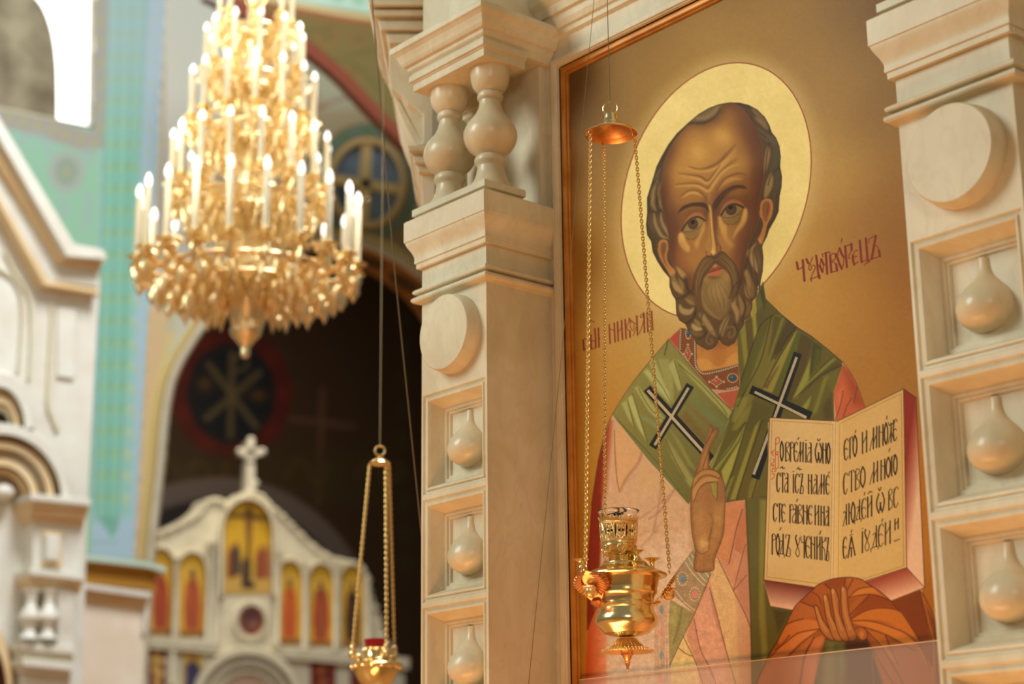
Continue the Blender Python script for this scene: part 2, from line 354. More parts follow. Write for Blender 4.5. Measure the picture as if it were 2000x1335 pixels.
def paint_icon():
    c = Canvas(); X, Y = np.meshgrid(c.xs, c.ys)
    # gold ground, airbrushed: honey gold round the figure, dark borders paint in shade and reflection
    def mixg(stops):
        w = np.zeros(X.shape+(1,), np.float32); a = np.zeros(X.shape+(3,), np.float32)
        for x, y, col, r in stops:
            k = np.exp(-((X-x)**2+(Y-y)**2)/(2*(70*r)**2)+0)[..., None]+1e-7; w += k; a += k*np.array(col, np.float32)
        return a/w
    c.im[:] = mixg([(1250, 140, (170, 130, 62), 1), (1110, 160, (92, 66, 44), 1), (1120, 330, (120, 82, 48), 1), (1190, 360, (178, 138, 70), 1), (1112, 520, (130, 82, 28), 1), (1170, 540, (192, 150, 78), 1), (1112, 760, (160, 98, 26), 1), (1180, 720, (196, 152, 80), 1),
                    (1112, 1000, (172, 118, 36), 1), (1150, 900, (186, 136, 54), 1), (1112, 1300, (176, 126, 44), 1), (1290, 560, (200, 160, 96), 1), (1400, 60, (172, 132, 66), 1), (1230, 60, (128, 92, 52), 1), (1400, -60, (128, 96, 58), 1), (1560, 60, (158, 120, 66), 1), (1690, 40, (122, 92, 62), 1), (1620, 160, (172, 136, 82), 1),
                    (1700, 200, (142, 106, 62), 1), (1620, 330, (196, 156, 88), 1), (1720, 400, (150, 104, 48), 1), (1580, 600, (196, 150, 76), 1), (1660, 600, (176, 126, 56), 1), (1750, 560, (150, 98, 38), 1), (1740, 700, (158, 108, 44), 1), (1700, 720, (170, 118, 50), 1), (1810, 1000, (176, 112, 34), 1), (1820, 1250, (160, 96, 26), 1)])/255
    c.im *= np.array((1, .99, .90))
    hx = [px_of((HALO[0]+HALO[2]*math.cos(t), YI, HALO[1]+HALO[2]*math.sin(t))) for t in np.linspace(0, 2*PI, 73)[:-1]]
    hb = [px_of((HALO[0]+HALO[2]*1.06*math.cos(t), YI, HALO[1]+HALO[2]*1.06*math.sin(t))) for t in np.linspace(0, 2*PI, 73)[:-1]]
    c.poly(hb, (214, 182, 116), 26, .62)
    c.poly(hx, (240, 214, 134), .8)
    m = c.poly(hx, 0, .8, ret=True); c.im += (c.noise(.008, 16)+c.noise(.008, 40))[..., None]*m[..., None]*np.array([1, 1, 1.2])
    c.line(hx+[hx[0]], 2.2, (150, 66, 34), .6, .95, sm=False)
    icon_robes(c); icon_head(c); icon_hands_book(c); icon_text(c)
    # canvas grain; mottled lower half imitates a window reflected in the lacquer
    lacquer_glare = np.clip((Y-860)/220, 0, 1)*np.clip((1480-X)/80, 0, 1)*np.clip((X-1150)/30, 0, 1)
    c.im *= 1+(c.noise(.010, 2)+c.noise(.010, 6))[..., None]+((c.noise(.030, 3)+c.noise(.035, 8))*lacquer_glare)[..., None]
    spk = np.clip(c.noise(1, 2.5)-2.0, 0, 1)*lacquer_glare; c.im += spk[..., None]*.18
    return c
def icon_robes(c):
    body = 'P1330,640 1306,662 1240,741 1196,809 1181,848 1169,895 1155,985 1147,1100 1146,1237 1141,1360 1845,1360 1835,1250 1800,1150 1700,900 1689,794 1674,751 1660,726 1644,704 1586,656 1526,613 1497,583 1470,620 1400,650'
    c.poly(body, (196, 128, 96), .7)
    bm = c.poly(body, 0, .7, ret=True); c.mask = bm
    # salmon robe: left sleeve, lower front
    c.poly('P1196,809 1300,934 1345,985 1345,1360 1180,1360 1176,974 1183,860', (204, 138, 104), 6, 1)
    c.poly('P1180,1100 1345,1040 1345,1360 1180,1360', (212, 154, 128), 30, .8)  # paler wash, part of the painted lacquer reflection
    c.poly('P1190,820 1181,848 1140,960 1140,1240 1160,1200 1172,1100 1176,974 1184,890', (132, 36, 16), 4)
    c.poly('P1147,1225 1174,1170 1184,1235 1186,1360 1138,1360', (196, 72, 32), 4, 1, grad=('P1150,1250 1186,1250', (214, 120, 84)))
    c.line('P1147,1228 1160,1195 1176,1165', 3, (110, 30, 14), 1.5, .8)
    c.line('E310,640 290,900 270,1100 250,1335', 11, (168, 62, 34), 6, .8)
    c.poly('E360,750 365,930 380,1150 415,1330 480,1200 600,1040 640,920 500,760 420,650', (212, 138, 92), 3, .8)
    c.poly('E640,930 600,1100 560,1335 900,1335 980,1330 800,1110', (208, 140, 100), 3, .9)
    c.line('E360,720 365,930 385,1200 410,1330', 2, (150, 76, 48), 1, .8); c.line('E640,920 600,1040 480,1200 415,1330', 5, (176, 104, 72), 3, .8)
    c.line('J600,300 590,420 560,560', 4, (172, 108, 80), 2, .7); c.line('J680,330 600,450 540,500', 3, (160, 100, 76), 2, .7)
    c.line('J490,500 570,440 640,380', 3, (168, 108, 84), 2, .6); c.line('J500,640 560,570 600,520', 4, (176, 118, 96), 2, .6)
    # front right of the hand
    c.poly('P1417,980 1456,976 1460,1080 1468,1360 1345,1360 1340,1220 1395,1080 1410,1040', (198, 118, 86), 1)
    c.poly('F560,770 720,755 715,840 640,1060 600,1335 480,1280 540,1050', (200, 112, 72), 2, .9)
    c.poly('F715,840 740,760 755,1000 765,1300 640,1200 660,1000', (186, 98, 64), 2, .9)
    c.line('F715,830 660,1010 620,1200 590,1335', 2, (120, 62, 40), 1, .9)
    c.poly('G1225,180 1500,760 1530,900 1540,1335 1380,1335 1160,450', (202, 132, 96), 2, .95)
    c.poly('G1225,180 1160,330 1150,450 1230,740 1290,1000 1350,1335 1430,1335 1380,480', (212, 148, 98), 4, .75)
    c.poly('G1145,450 1210,720 1300,1050 1350,1335 1080,1335 930,870 1020,680', (208, 128, 100), 2, .95)
    c.poly('G1160,430 1230,740 1320,1090 1260,900 1180,700', (176, 104, 80), 3, .8)
    c.poly('G920,870 960,960 1040,1160 1060,1335 800,1335 790,1150', (216, 156, 100), 2, .95)
    c.poly('G1000,740 1060,1010 1150,1150 1200,1335 1090,1335 1040,1160 940,880', (196, 116, 88), 2, .85)
    c.poly('G1480,0 1390,450 1480,680 1510,760 1490,0', (188, 108, 82), 2, .8)
    for t in ('G1225,180 1370,480 1480,700 1530,830', 'G1150,450 1230,740 1300,1020 1350,1200 1390,1335', 'G1010,740 1040,900 1080,1050 1150,1180 1210,1335', 'G900,880 1000,1080 1040,1180 1090,1335', 'G1480,60 1420,280 1370,480', 'G1490,340 1370,480', 'G860,1000 940,1060 1000,1080'):
        c.line(t, 1.8, (124, 70, 48), 1, .85)
    c.mask = None; k = bm[..., None]; c.im[:] = c.im*(1-k)+c.im*k*np.array((.99, 1.15, 1.14)); c.mask = bm
    # jewelled stole down the front, sleeve and cuff
    c.poly('G640,560 780,560 800,1335 635,1335', (190, 150, 118), 2, .9)
    for t in ('G655,620 640,900 645,1335', 'G775,700 770,900 780,1335', 'G700,780 690,1000 700,1180', 'G740,780 750,1000 745,1200'): c.dots(t, 3.4, 1.0, (222, 190, 160))
    for t, col in (('G715,655', (136, 140, 126)), ('G710,1070', (134, 140, 126)), ('G710,860', (200, 134, 112)), ('G700,1280', (200, 134, 112))): c.poly([(u, v) for u, v in c.pts([(float(t[1:].split(',')[0])+dx, float(t.split(',')[1])+dy) for dx, dy in ((0, -50), (25, 0), (0, 50), (-25, 0))], 'G')], col, 1)
    c.poly('G790,560 1010,690 920,880 790,1160 775,800', (146, 132, 78), 1.5)
    c.poly('G800,600 870,640 850,800 800,1000', (166, 150, 88), 6, .7); c.line('G900,640 870,800 820,960', 3, (110, 98, 58), 2, .7)
    c.poly('G1000,115 1165,325 1100,480 1015,690 840,540 835,330', (158, 128, 92), 1)
    c.poly('G1000,115 1165,325 1130,410 930,220', (146, 132, 98), 1)
    for t in ('G930,225 980,300 1040,370 1110,440', 'G950,170 1010,270 1090,370 1130,400', 'G850,490 900,560 960,620 1015,660', 'G985,150 1060,250 1140,350'): c.dots(t, 3.6, 1.2, (224, 204, 164))
    for a, b, r, col in ((905, 372, 60, (112, 128, 132)), (1015, 515, 62, (198, 128, 108))):
        ox, oy = c.pts([(a, b)], 'G')[0]; c.poly([(ox+q*math.cos(k*PI/8), oy+q*1.25*math.sin(k*PI/8)) for k in range(16) for q in (6.5,)], col, 1)
        for k in range(14): c.disc([(ox+10*math.cos(k*PI/7), oy+13*math.sin(k*PI/7))], 1.1, 1.1, (220, 196, 150))
    c.line('G1165,325 1015,690 920,880 790,1160', 1.5, (96, 76, 50), .8, .9); c.line('G835,330 1000,115', 1.5, (120, 92, 64), .8, .8)
    # green vertical band under the omophorion
    c.poly('P1456,975 1498,968 1492,1135 1505,1183 1550,1191 1536,1222 1500,1288 1474,1360 1469,1360 1466,1200', (98, 90, 42), .8)
    c.poly('P1484,975 1497,975 1492,1140 1500,1290 1490,1310 1482,1200', (138, 128, 58), 4, .8); c.poly('P1510,1190 1545,1193 1520,1235', (74, 64, 32), 5, .8); c.line('P1457,976 1466,1200 1469,1345', 3, (84, 66, 34), 1.5, .8)
    # red undersleeve on the right shoulder
    c.poly('D1060,680 1130,750 1200,880 1280,1110 1000,1260 965,960', (186, 92, 52), 1)
    c.poly('D1060,690 1130,760 1210,900 1290,1110 1180,1080', (140, 58, 30), 14, .75); c.poly('D1000,960 1060,900 1050,1040 1000,1180', (206, 114, 70), 8, .8)
    for t in ('D1060,940 1040,1060 985,1230', 'D1150,1010 1100,1090 1065,1200', 'D1200,900 1180,1000 1170,1060'): c.line(t, 2, (112, 52, 30), 1, .8)
    # neck, collar
    c.poly('C410,735 525,540 525,870', (178, 72, 44), .8)
    c.poly('C525,515 640,560 720,720 735,800 740,1040 800,1120 1225,1030 1245,1300 1080,1345 900,1330 530,870', (128, 72, 38), .8)
    c.poly('E1390,350 1610,310 1570,480 1530,500', (178, 86, 54), .8)
    c.poly('C730,770 740,1045 800,1118 1225,1032 1215,700 1000,700', (190, 124, 54), .8)
    c.poly('C735,980 830,970 900,1010 960,1060 1050,1040 1100,960 1180,905 1222,900 1225,1032 800,1118 742,1045', (206, 144, 66), 3, .9, True)
    c.poly('C900,830 1080,830 1060,1000 980,1060 920,990', (176, 108, 46), 12, .7, True); c.poly('C730,770 1215,700 1215,800 1000,850 800,860', (150, 86, 36), 10, .7)
    for t, st, r in (('C540,550 542,640 536,760 538,880', 4.6, 2.0), ('C710,740 714,960 722,1060 760,1115 810,1150 900,1140 1050,1105 1220,1050', 4.6, 2.1), ('C1095,1330 1160,1318 1225,1298', 4.6, 2.0)): c.dots(t, st, r+.7, (84, 50, 28)); c.dots(t, st, r, (178, 160, 124))
    def gem(u, v, rx, ry, col, dia, tr='C'):
        x, y = c.pts([(u, v)], tr)[0]
        if dia: c.poly([(x, y-ry), (x+rx, y), (x, y+ry), (x-rx, y)], col, .8); c.blob([(x-rx*.25, y-ry*.25)], rx*.3, ry*.3, (232, 160, 140), .7)
        else: c.disc([(x, y)], rx, ry, col); c.blob([(x-rx*.2, y-ry*.3)], rx*.4, ry*.3, (130, 170, 180), .7)
        n = 18
        for k in range(n):
            t = 2*PI*k/n; q = 1.55 if not dia else 1.6/(abs(math.cos(t))+abs(math.sin(t)))*1.0
            c.disc([(x+rx*q*math.cos(t), y+ry*q*math.sin(t))], 1, 1, (226, 190, 110))
        if dia:
            for dx, dy in ((0, -1.9), (1.9, 0), (0, 1.9), (-1.9, 0)): c.disc([(x+rx*dx, y+ry*dy)], 2.4, 2.4, (182, 160, 124))
    gem(632, 672, 3.2, 7, (36, 84, 108), False); gem(628, 915, 4, 9.5, (176, 74, 62), True); gem(968, 1246, 7.5, 5.2, (180, 78, 66), True); gem(1158, 1200, 6.6, 5.6, (34, 80, 100), False)
    # omophorion: left arm
    L = 'P1306,662 1340,703 1388,760 1432,802 1400,880 1345,985 1300,934 1266,897 1196,809 1240,741'
    lm = c.poly(L, 0, .7, ret=True); c.mask = lm
    c.poly(L, (138, 128, 62), .7, grad=('P1240,760 1400,930', (106, 100, 48)))
    for t, col, a, sf in (('E980,0 1060,60 1540,530 1500,590 1100,170', (166, 158, 84), .9, 2), ('E700,20 760,0 900,330 940,470 840,330 760,160', (178, 172, 104), .85, 3), ('E800,0 900,0 950,220 955,460 860,230', (160, 152, 84), .8, 3), ('E960,0 1040,290 1000,330 900,60', (176, 168, 96), .85, 3),
                          ('E650,130 690,100 900,330 930,460 800,330', (186, 182, 112), .8, 4), ('E560,290 600,280 860,600 820,640 700,520', (172, 168, 98), .85, 3), ('E480,400 540,360 680,820 600,700', (184, 180, 108), .85, 3), ('E430,450 480,420 560,690 500,600', (176, 172, 100), .8, 3), ('E600,560 700,600 860,700 800,720', (140, 152, 112), .6, 6),
                          ('E360,560 700,950 1000,1260 960,1330 600,960 340,580', (116, 114, 64), .9, 3), ('E870,790 960,900 1160,1220 1120,1290 940,1000', (158, 146, 84), .8, 4), ('E920,720 1000,800 1180,1130 1100,1060', (150, 140, 78), .7, 4), ('E1120,330 1290,500 1480,650 1440,780 1250,560', (112, 124, 72), .7, 8), ('E1010,580 1080,520 1380,900 1300,900', (120, 88, 44), .7, 6), ('E1060,450 1180,520 1420,700 1380,760', (126, 96, 52), .6, 6)):
        c.poly(t, col, sf, a)
    for t in ('E380,0 350,60 340,110', 'E1010,60 1200,230 1400,440 1490,560', 'E490,400 560,690', 'E540,350 690,830', 'E600,300 720,500 860,620', 'E740,150 850,300 940,470', 'E960,20 1040,290', 'E870,800 960,1000 1070,1200', 'E360,590 720,960 1010,1320'): c.line(t, 1.6, (84, 78, 36), 1.2, .75)
    c.line('C395,740 370,850 355,930', 2.4, (84, 74, 32), 1, .9)
    for t, w in (('E685,298 1330,1010', 17.5), ('E1122,265 742,888', 16.5)): c.bar(t, w, (36, 34, 26))
    for t, w in (('E694,318 1260,945', 5.4), ('E1103,292 763,866', 4.6)): c.bar(t, w, (214, 190, 154)); c.line(t, 1.5, (150, 112, 70), .9, .7, False)
    # omophorion: round the neck, right shoulder and hanging end
    R = 'P1489,536 1496,583 1526,613 1557,638 1586,656 1615,679 1645,705 1644,718 1628,765 1629,824 1500,824 1498,968 1417,980 1400,960 1386,912 1400,880 1434,791 1446,750 1442,705 1440,650 1458,606 1476,560'
    c.mask = bm; c.poly(R, (96, 86, 34), .7); rm = c.poly(R, 0, .7, ret=True); c.mask = rm
    dk, lt, md, gr = (62, 50, 22), (148, 142, 58), (120, 112, 42), (84, 92, 28)
    for t, col, a, sf in (('C1220,700 1300,540 1330,780 1340,990 1240,1250', (104, 92, 34), 1, 2), ('C1250,640 1310,530 1340,900 1330,1010 1300,1100', (142, 130, 50), .9, 2), ('C1310,520 1370,430 1450,700 1400,800 1340,900', (98, 80, 38), .9, 2), ('C1380,330 1420,290 1450,680 1410,760', (150, 142, 52), .95, 2), ('C1430,250 1520,60 1560,300 1500,560 1460,640', (92, 80, 36), .9, 2), ('C1470,180 1520,80 1550,290 1530,380', (66, 62, 24), .8, 4), ('C1440,270 1480,200 1520,330 1470,440', (100, 104, 34), .6, 4),
                          ('D330,190 360,180 240,620 130,880 20,1180 0,1150 100,700', (94, 90, 34), .9, 2), ('D350,190 440,180 330,660 240,860 0,1335 -60,1335', (124, 112, 44), .8, 3), ('D440,200 470,210 400,420 310,660 290,640', (122, 122, 42), .95, 2), ('D360,190 450,200 300,640 350,330', (84, 66, 32), .7, 3), ('D500,230 600,310 400,560 340,640 420,400', (74, 58, 28), .8, 3), ('D560,370 600,340 480,640 350,960 260,930 400,640', (146, 132, 56), .95, 2), ('D340,640 420,560 330,780 270,920 220,900', (132, 116, 50), .8, 3), ('D400,700 420,690 300,920 270,900', (90, 64, 32), .7, 2),
                          ('D600,350 640,370 530,640 420,900 360,970', gr, .9, 2), ('D640,360 760,430 660,800 540,1040 480,1030', (82, 66, 30), .9, 2), ('D740,600 730,800 600,1010 560,1010 690,720', (138, 138, 54), .95, 2), ('D760,450 850,500 830,640 720,800 740,600', (70, 66, 26), .9, 2), ('D790,530 850,520 800,700 750,760', (84, 86, 30), .8, 3), ('D950,610 990,620 720,860 590,1010 720,820', (126, 122, 50), .95, 2), ('D1000,640 1050,680 860,780 620,1000 740,860', (78, 68, 28), .8, 3), ('D880,790 1040,700 960,960 960,1230 860,1230 940,960', (104, 96, 36), .9, 3), ('D870,800 910,790 800,1150 740,1200', (128, 122, 46), .8, 4), ('D740,990 720,1080 690,1140 650,1100', (142, 138, 54), .9, 2), ('D860,1100 950,960 965,1230 870,1230', (78, 62, 30), .8, 6),
                          ('D0,1010 120,1000 60,1130 -20,1250 -60,1250', (140, 134, 58), .6, 3), ('D40,1180 170,1040 100,1240 -30,1335', (130, 120, 48), .8, 2), ('D160,1040 340,1110 260,1335 80,1335', (88, 82, 34), .9, 2)):
        c.poly(t, col, sf, a)
    for t, col, a in (('F410,450 520,0 600,0 480,330 430,450', (152, 144, 74), .95), ('F430,470 640,180 740,40 680,190 480,470', (142, 138, 60), .9), ('F520,470 690,200 760,20 620,460 545,660', (164, 156, 70), .9), ('F600,740 660,560 830,60 880,0 720,520 650,740', (146, 134, 58), .9), ('F680,740 760,480 900,60 780,560 720,740', (100, 82, 36), .8), ('F760,740 780,600 930,280 860,600 800,730', (124, 112, 46), .8), ('F550,620 640,430 700,250 570,680', (88, 86, 34), .7), ('F820,730 860,560 960,300 940,710', (104, 94, 40), .7), ('F560,750 640,520 580,560 540,690', (140, 128, 58), .7)): c.poly(t, col, 2, a)
    for t in ('D590,300 500,420 380,620', 'D345,190 240,620 100,900 0,1100', 'D1060,680 920,740 800,810 580,1010', 'D560,370 400,640 260,900', 'D950,610 860,690 720,830', 'C1640,450 1500,560 1400,800 1330,1010 1230,1335', 'F740,20 600,260 430,470', 'F760,20 640,420 550,680', 'F900,0 760,420 660,740', 'F940,270 840,600 800,730'): c.line(t, 1.7, (52, 42, 16), 1, .8)
    c.line('P1498,581 1526,613 1557,638 1586,656 1615,679 1645,705', 3, (70, 50, 26), 1.5, .8); c.line('F410,450 470,300 540,140 600,0', 1.5, (66, 58, 24), .8, .8)
    for t, w in (('P1558.5,689 1475,934', 16.5), ('P1466,760 1584,812', 17)): c.bar(t, w, (32, 30, 24))
    for t, w in (('P1556,697 1472,926', 4.8), ('P1474,765 1575,815', 4.8)): c.bar(t, w, (206, 190, 158)); c.line(t, 1.5, (130, 104, 66), .9, .7, False)
    c.mask = None
    for t in ('P1306,662 1240,741 1196,809 1181,848 1169,895 1155,985', 'P1645,705 1660,726 1674,751 1689,794', 'P1306,662 1340,703 1388,760 1430,800', 'P1417,980 1498,968'): c.line(t, 1.3, (84, 56, 28), .8, .8)
def icon_head(c):
    head = 'A148,1250 185,1130 225,1000 260,880 320,760 400,620 500,490 640,360 760,260 880,190 1000,145 1120,125 1240,128 1350,155 1450,210 1540,300 1590,390 1620,480 1670,540 1710,640 1725,760 1718,880 1740,1000 1735,1120 1712,1230 1705,1335'
    up = c.pts(head); rt = c.pts('B1700,320 1660,410 1590,530 1560,620 1515,705 1506,740 1520,870 1512,1030 1490,1130 1475,1250'); bd = c.pts('C1465,60 1450,150 1440,230 1390,290 1385,380 1350,470 1290,520 1280,580 1225,650 1220,700 1180,780 1110,820 1050,800 1005,745 990,750 965,810 920,850 860,865 800,830 730,790 700,720 650,660 620,600 600,560 530,515 495,440 490,330 485,270 445,210 415,120 412,0')
    lf = c.pts('B412,1100 400,1090 340,1020 270,910 215,800 195,670 150,600 135,480 150,330 148,220')
    out = np.vstack([up, rt, bd, lf]); P = [tuple(q) for q in out]
    c.poly(P, (84, 62, 32), .8); hm = c.poly(P, 0, .8, ret=True); c.mask = hm
    c.line(P+[P[0]], 9, (62, 48, 28), 4, .75, False)
    # hair
    G1, G2, G3 = (146, 116, 68), (122, 94, 52), (172, 140, 86)
    for t, col, w in (('A1380,190 1450,250 1520,330 1580,430', (122, 96, 64), 12), ('A1420,300 1500,360 1570,440', (136, 106, 68), 8), ('A1450,420 1540,520 1650,580 1690,700', (96, 78, 54), 14), ('A1580,640 1570,760 1530,980', (156, 118, 74), 10), ('A1660,620 1680,760 1620,960', (84, 70, 44), 16), ('A1620,960 1590,1100 1540,1260', (156, 126, 78), 14), ('A1690,900 1690,1060 1640,1230', (80, 68, 46), 12),
                      ('A270,1050 220,1180 200,1300', G1, 9), ('A330,1060 280,1180 320,1330', G2, 8), ('A300,900 260,1000 250,1060', (104, 80, 52), 8), ('B230,130 210,230 250,310', G1, 8), ('B290,180 310,250 345,310', G1, 6), ('B230,330 240,450 310,600 400,640', (160, 130, 84), 8), ('B310,330 320,450 380,560 410,630', (166, 132, 84), 7), ('B180,330 190,480 270,590', (96, 74, 44), 9), ('B270,380 290,480 340,560', (104, 78, 44), 7)):
        c.line(t, w, col, 3, .85, True, True)
    for t in ('A1370,300 1460,460 1560,540', 'A1590,600 1560,800 1540,980', 'A1700,900 1620,980 1580,1100', 'B160,320 230,330 300,320', 'B260,180 270,280 330,320', 'A260,1080 250,1200 270,1330'): c.line(t, 2, (54, 40, 22), 1.5, .7)
    # face
    face = [tuple(q) for q in np.vstack([c.pts('A318,1330 305,1150 325,1000 345,850 400,700 480,560 620,400 700,372 820,385 930,330 1010,210 1030,150 1150,126 1270,190 1370,330 1450,450 1500,600 1512,800 1530,1000 1490,1180 1455,1320'), c.pts('B1450,260 1470,400 1420,560 1350,680 1312,860 1300,1000 1250,1200 1200,1290 600,1290 600,1120 480,1000 412,850 412,650 345,330')])]
    c.poly(face, (160, 108, 46), 3); fm = c.poly(face, 0, 2.5, ret=True); c.mask = fm
    c.line(face+[face[0]], 34, (98, 56, 28), 15, .85, False); c.line(face+[face[0]], 14, (78, 46, 26), 7, .6, False)
    bl = lambda t, rx, ry, col, a, rot=0: c.blob(t, rx, ry, col, a, rot)
    bl('A760,700', 42, 42, (196, 144, 64), .9); bl('A740,690', 17, 20, (226, 178, 92), .85); bl('A1040,540', 32, 26, (198, 144, 64), .85); bl('A1050,520', 15, 15, (218, 166, 82), .75); bl('A1200,300', 40, 34, (172, 118, 50), .5); bl('A640,560', 50, 40, (172, 118, 50), .5)
    bl('A1350,450', 26, 60, (104, 60, 28), .75, -25); bl('A1440,800', 18, 70, (96, 52, 26), .8); bl('A360,980', 14, 60, (96, 52, 26), .75, 12); bl('A560,950', 34, 30, (196, 142, 62), .7); bl('A1180,900', 40, 22, (190, 138, 62), .6, -28)
    # crown tuft
    c.mask = hm; c.poly('A660,350 760,262 880,192 1020,140 1000,220 940,290 840,335 740,345', (124, 98, 60), 4, .9, True); c.line('A740,310 860,290 980,190', 6, (150, 122, 80), 4, .7); c.line('A660,362 780,372 880,340 960,280 1010,200', 3.5, (72, 50, 26), 2.5, .75); c.mask = fm
    # forehead lines: light ridges with dark troughs
    Lc, Dc = (206, 156, 78), (116, 72, 30)
    for t, w, col, a in (('A640,880 760,915 880,895 1000,830 1100,720 1190,620', 7, Dc, .7), ('A600,900 740,930 880,925 1000,870 1100,780 1200,680', 6, Lc, .75), ('A540,990 660,1010 760,1030 860,1075 930,1010 1010,900 1100,810 1190,740', 6, Lc, .85), ('A520,960 660,975 780,1000 860,1048 930,970 1010,860', 4, Dc, .75), ('A490,1090 620,1080 740,1085 860,1140 930,1060 1010,950 1100,870 1200,800', 4.5, Dc, .75),
                         ('A480,1120 640,1105 760,1115 870,1170 940,1080 1020,970 1120,890 1240,850', 6.5, Lc, .9), ('A530,1240 620,1175 720,1165 800,1200 850,1270', 4, Dc, .7), ('A560,1250 650,1195 730,1195 800,1240', 6, Lc, .85), ('A960,1180 1040,1050 1140,985 1250,960 1310,980', 4, Dc, .7), ('A990,1170 1080,1070 1170,1030 1270,1030', 9, Lc, .8), ('A880,1180 880,1300', 12, (200, 152, 76), .8)):
        c.line(t, w, col, 3, a, True, True)
    # eye sockets
    bl('B700,350', 26, 17, (112, 68, 30), .85, -12); bl('B1130,140', 36, 22, (112, 66, 30), .85, -18); bl('B640,480', 30, 17, (120, 74, 34), .7, -20); bl('B1330,280', 22, 34, (108, 60, 30), .75); bl('B450,480', 18, 40, (100, 58, 30), .8); bl('B980,330', 12, 34, (98, 58, 28), .8, 10); bl('B850,330', 8, 22, (100, 60, 28), .8, -8)
    # brows
    c.poly('B506,345 560,265 650,225 750,212 838,225 870,280 884,340 830,280 730,258 640,270 560,310', (74, 44, 18), 1.6, 1, True)
    c.poly('B915,285 945,190 1040,85 1130,28 1210,8 1290,18 1325,55 1220,48 1120,100 1030,190 965,300 935,390', (76, 44, 18), 1.6, 1, True)
    bl('B1210,95', 20, 8, (158, 106, 48), .7, -10)
    # lids, eyes
    def eye(fold, white, lid, ic, ir, pc, bag, low):
        c.poly(fold, (170, 104, 54), 2, .9, True); c.poly(white, (146, 118, 64), 1, 1, True); m2 = c.mask; c.mask = c.poly(white, 0, 1, ret=True, sm=True)
        c.disc(ic, ir, ir*1.12, (78, 52, 28)); bl(ic, ir*.7, ir*.7, (118, 82, 46), .5); c.disc(pc, ir*.42, ir*.46, (30, 20, 12)); c.line(lid, 4, (50, 34, 18), 1.6, .6); c.mask = m2
        c.line(lid, 2.8, (52, 34, 18), 1, .9, True); c.poly(bag, (142, 108, 50), 2, .9, True); c.line(low, 1.6, (98, 68, 30), .8, .8)
    eye('B590,475 620,400 680,345 750,330 810,370 830,425 760,385 670,400', 'B565,545 620,470 690,415 760,398 806,430 770,505 690,558 610,568', 'B555,548 610,462 672,405 750,383 812,412 832,430', 'B688,466', 10, 'B686,445', 'B585,585 680,570 770,510 782,540 740,610 680,645 620,640', 'B570,560 640,560 700,545 770,505 815,440')
    eye('B1010,350 1040,270 1090,210 1160,180 1240,200 1295,255 1200,232 1110,250', 'B1025,365 1070,300 1130,252 1205,246 1275,280 1225,345 1150,388 1080,392', 'B1015,378 1060,300 1120,245 1190,232 1260,258 1305,292', 'B1140,290', 11, 'B1135,268', 'B1040,395 1130,400 1230,350 1275,300 1240,420 1180,465 1090,468', 'B1020,380 1090,395 1160,388 1230,345 1290,290')
    c.line('B575,590 620,645 700,645 760,590 790,520', 1.8, (110, 78, 36), 1.2, .8); c.line('B1035,400 1075,462 1160,474 1220,440 1260,360', 1.8, (106, 74, 34), 1.2, .8)
    # cheeks
    Hc = (222, 172, 90)
    c.poly('B520,590 550,568 585,600 610,680 650,740 640,800 580,780 530,720 510,650', Hc, 3.5, .95, True); c.poly('B800,470 830,450 825,540 780,640 740,760 700,700 750,620', (200, 150, 72), 4, .8, True)
    c.poly('B985,390 1020,380 1050,450 1090,500 1100,620 1180,720 1120,740 1040,620 1000,500', (212, 160, 80), 4, .85, True); c.poly('B1290,295 1325,290 1335,360 1310,460 1230,560 1160,640 1190,540 1250,440', Hc, 3.5, .95, True)
    for t in ('B620,660 650,740 660,800', 'B665,650 700,730 700,800', 'B1130,480 1120,560 1130,640', 'B1180,480 1160,560 1170,620'): c.line(t, 2, (168, 122, 70), 1.5, .7)
    bl('B520,800', 14, 22, (150, 82, 40), .6); bl('B700,900', 36, 18, (178, 124, 56), .6, -30); bl('B1230,760', 16, 40, (112, 62, 32), .7, 15); bl('B440,760', 9, 40, (96, 56, 28), .7); bl('B560,980', 24, 26, (142, 84, 38), .5); bl('B1380,540', 12, 36, (110, 66, 32), .7, 20); bl('B1060,700', 22, 20, (176, 124, 56), .6)
    # nose
    c.poly('B925,290 960,330 965,500 975,640 1000,720 960,740 940,600', (108, 66, 32), 5, .8, True); c.poly('B885,345 870,420 870,600 850,760 880,780 900,600', (176, 126, 58), 5, .7, True)
    c.poly('B872,235 905,285 918,380 932,560 955,720 962,790 948,842 920,845 902,800 908,700 898,560 885,400 880,300', (206, 156, 78), 2, .95, True); bl('B930,800', 5, 6, (226, 180, 100), .8); c.line('B920,300 935,500 965,720 965,800', 1.5, (104, 64, 30), 1, .85); c.line('B882,300 895,500 908,700 900,790', 1.2, (124, 78, 36), 1, .6)
    c.disc('B990,765', 5.5, 8, (148, 92, 46), 1, 2); c.disc('B862,810', 4.5, 6, (170, 112, 56), 1, 2); c.line('B1010,720 1020,780 980,810', 1.4, (90, 54, 26), .8, .8); c.line('B845,790 850,840 890,850', 1.4, (92, 56, 26), .8, .8); c.line('B900,820 930,852 965,820', 2, (96, 56, 28), 1, .9); bl('B935,880', 5, 6, (92, 56, 28), .9)
    # ears
    c.mask = hm
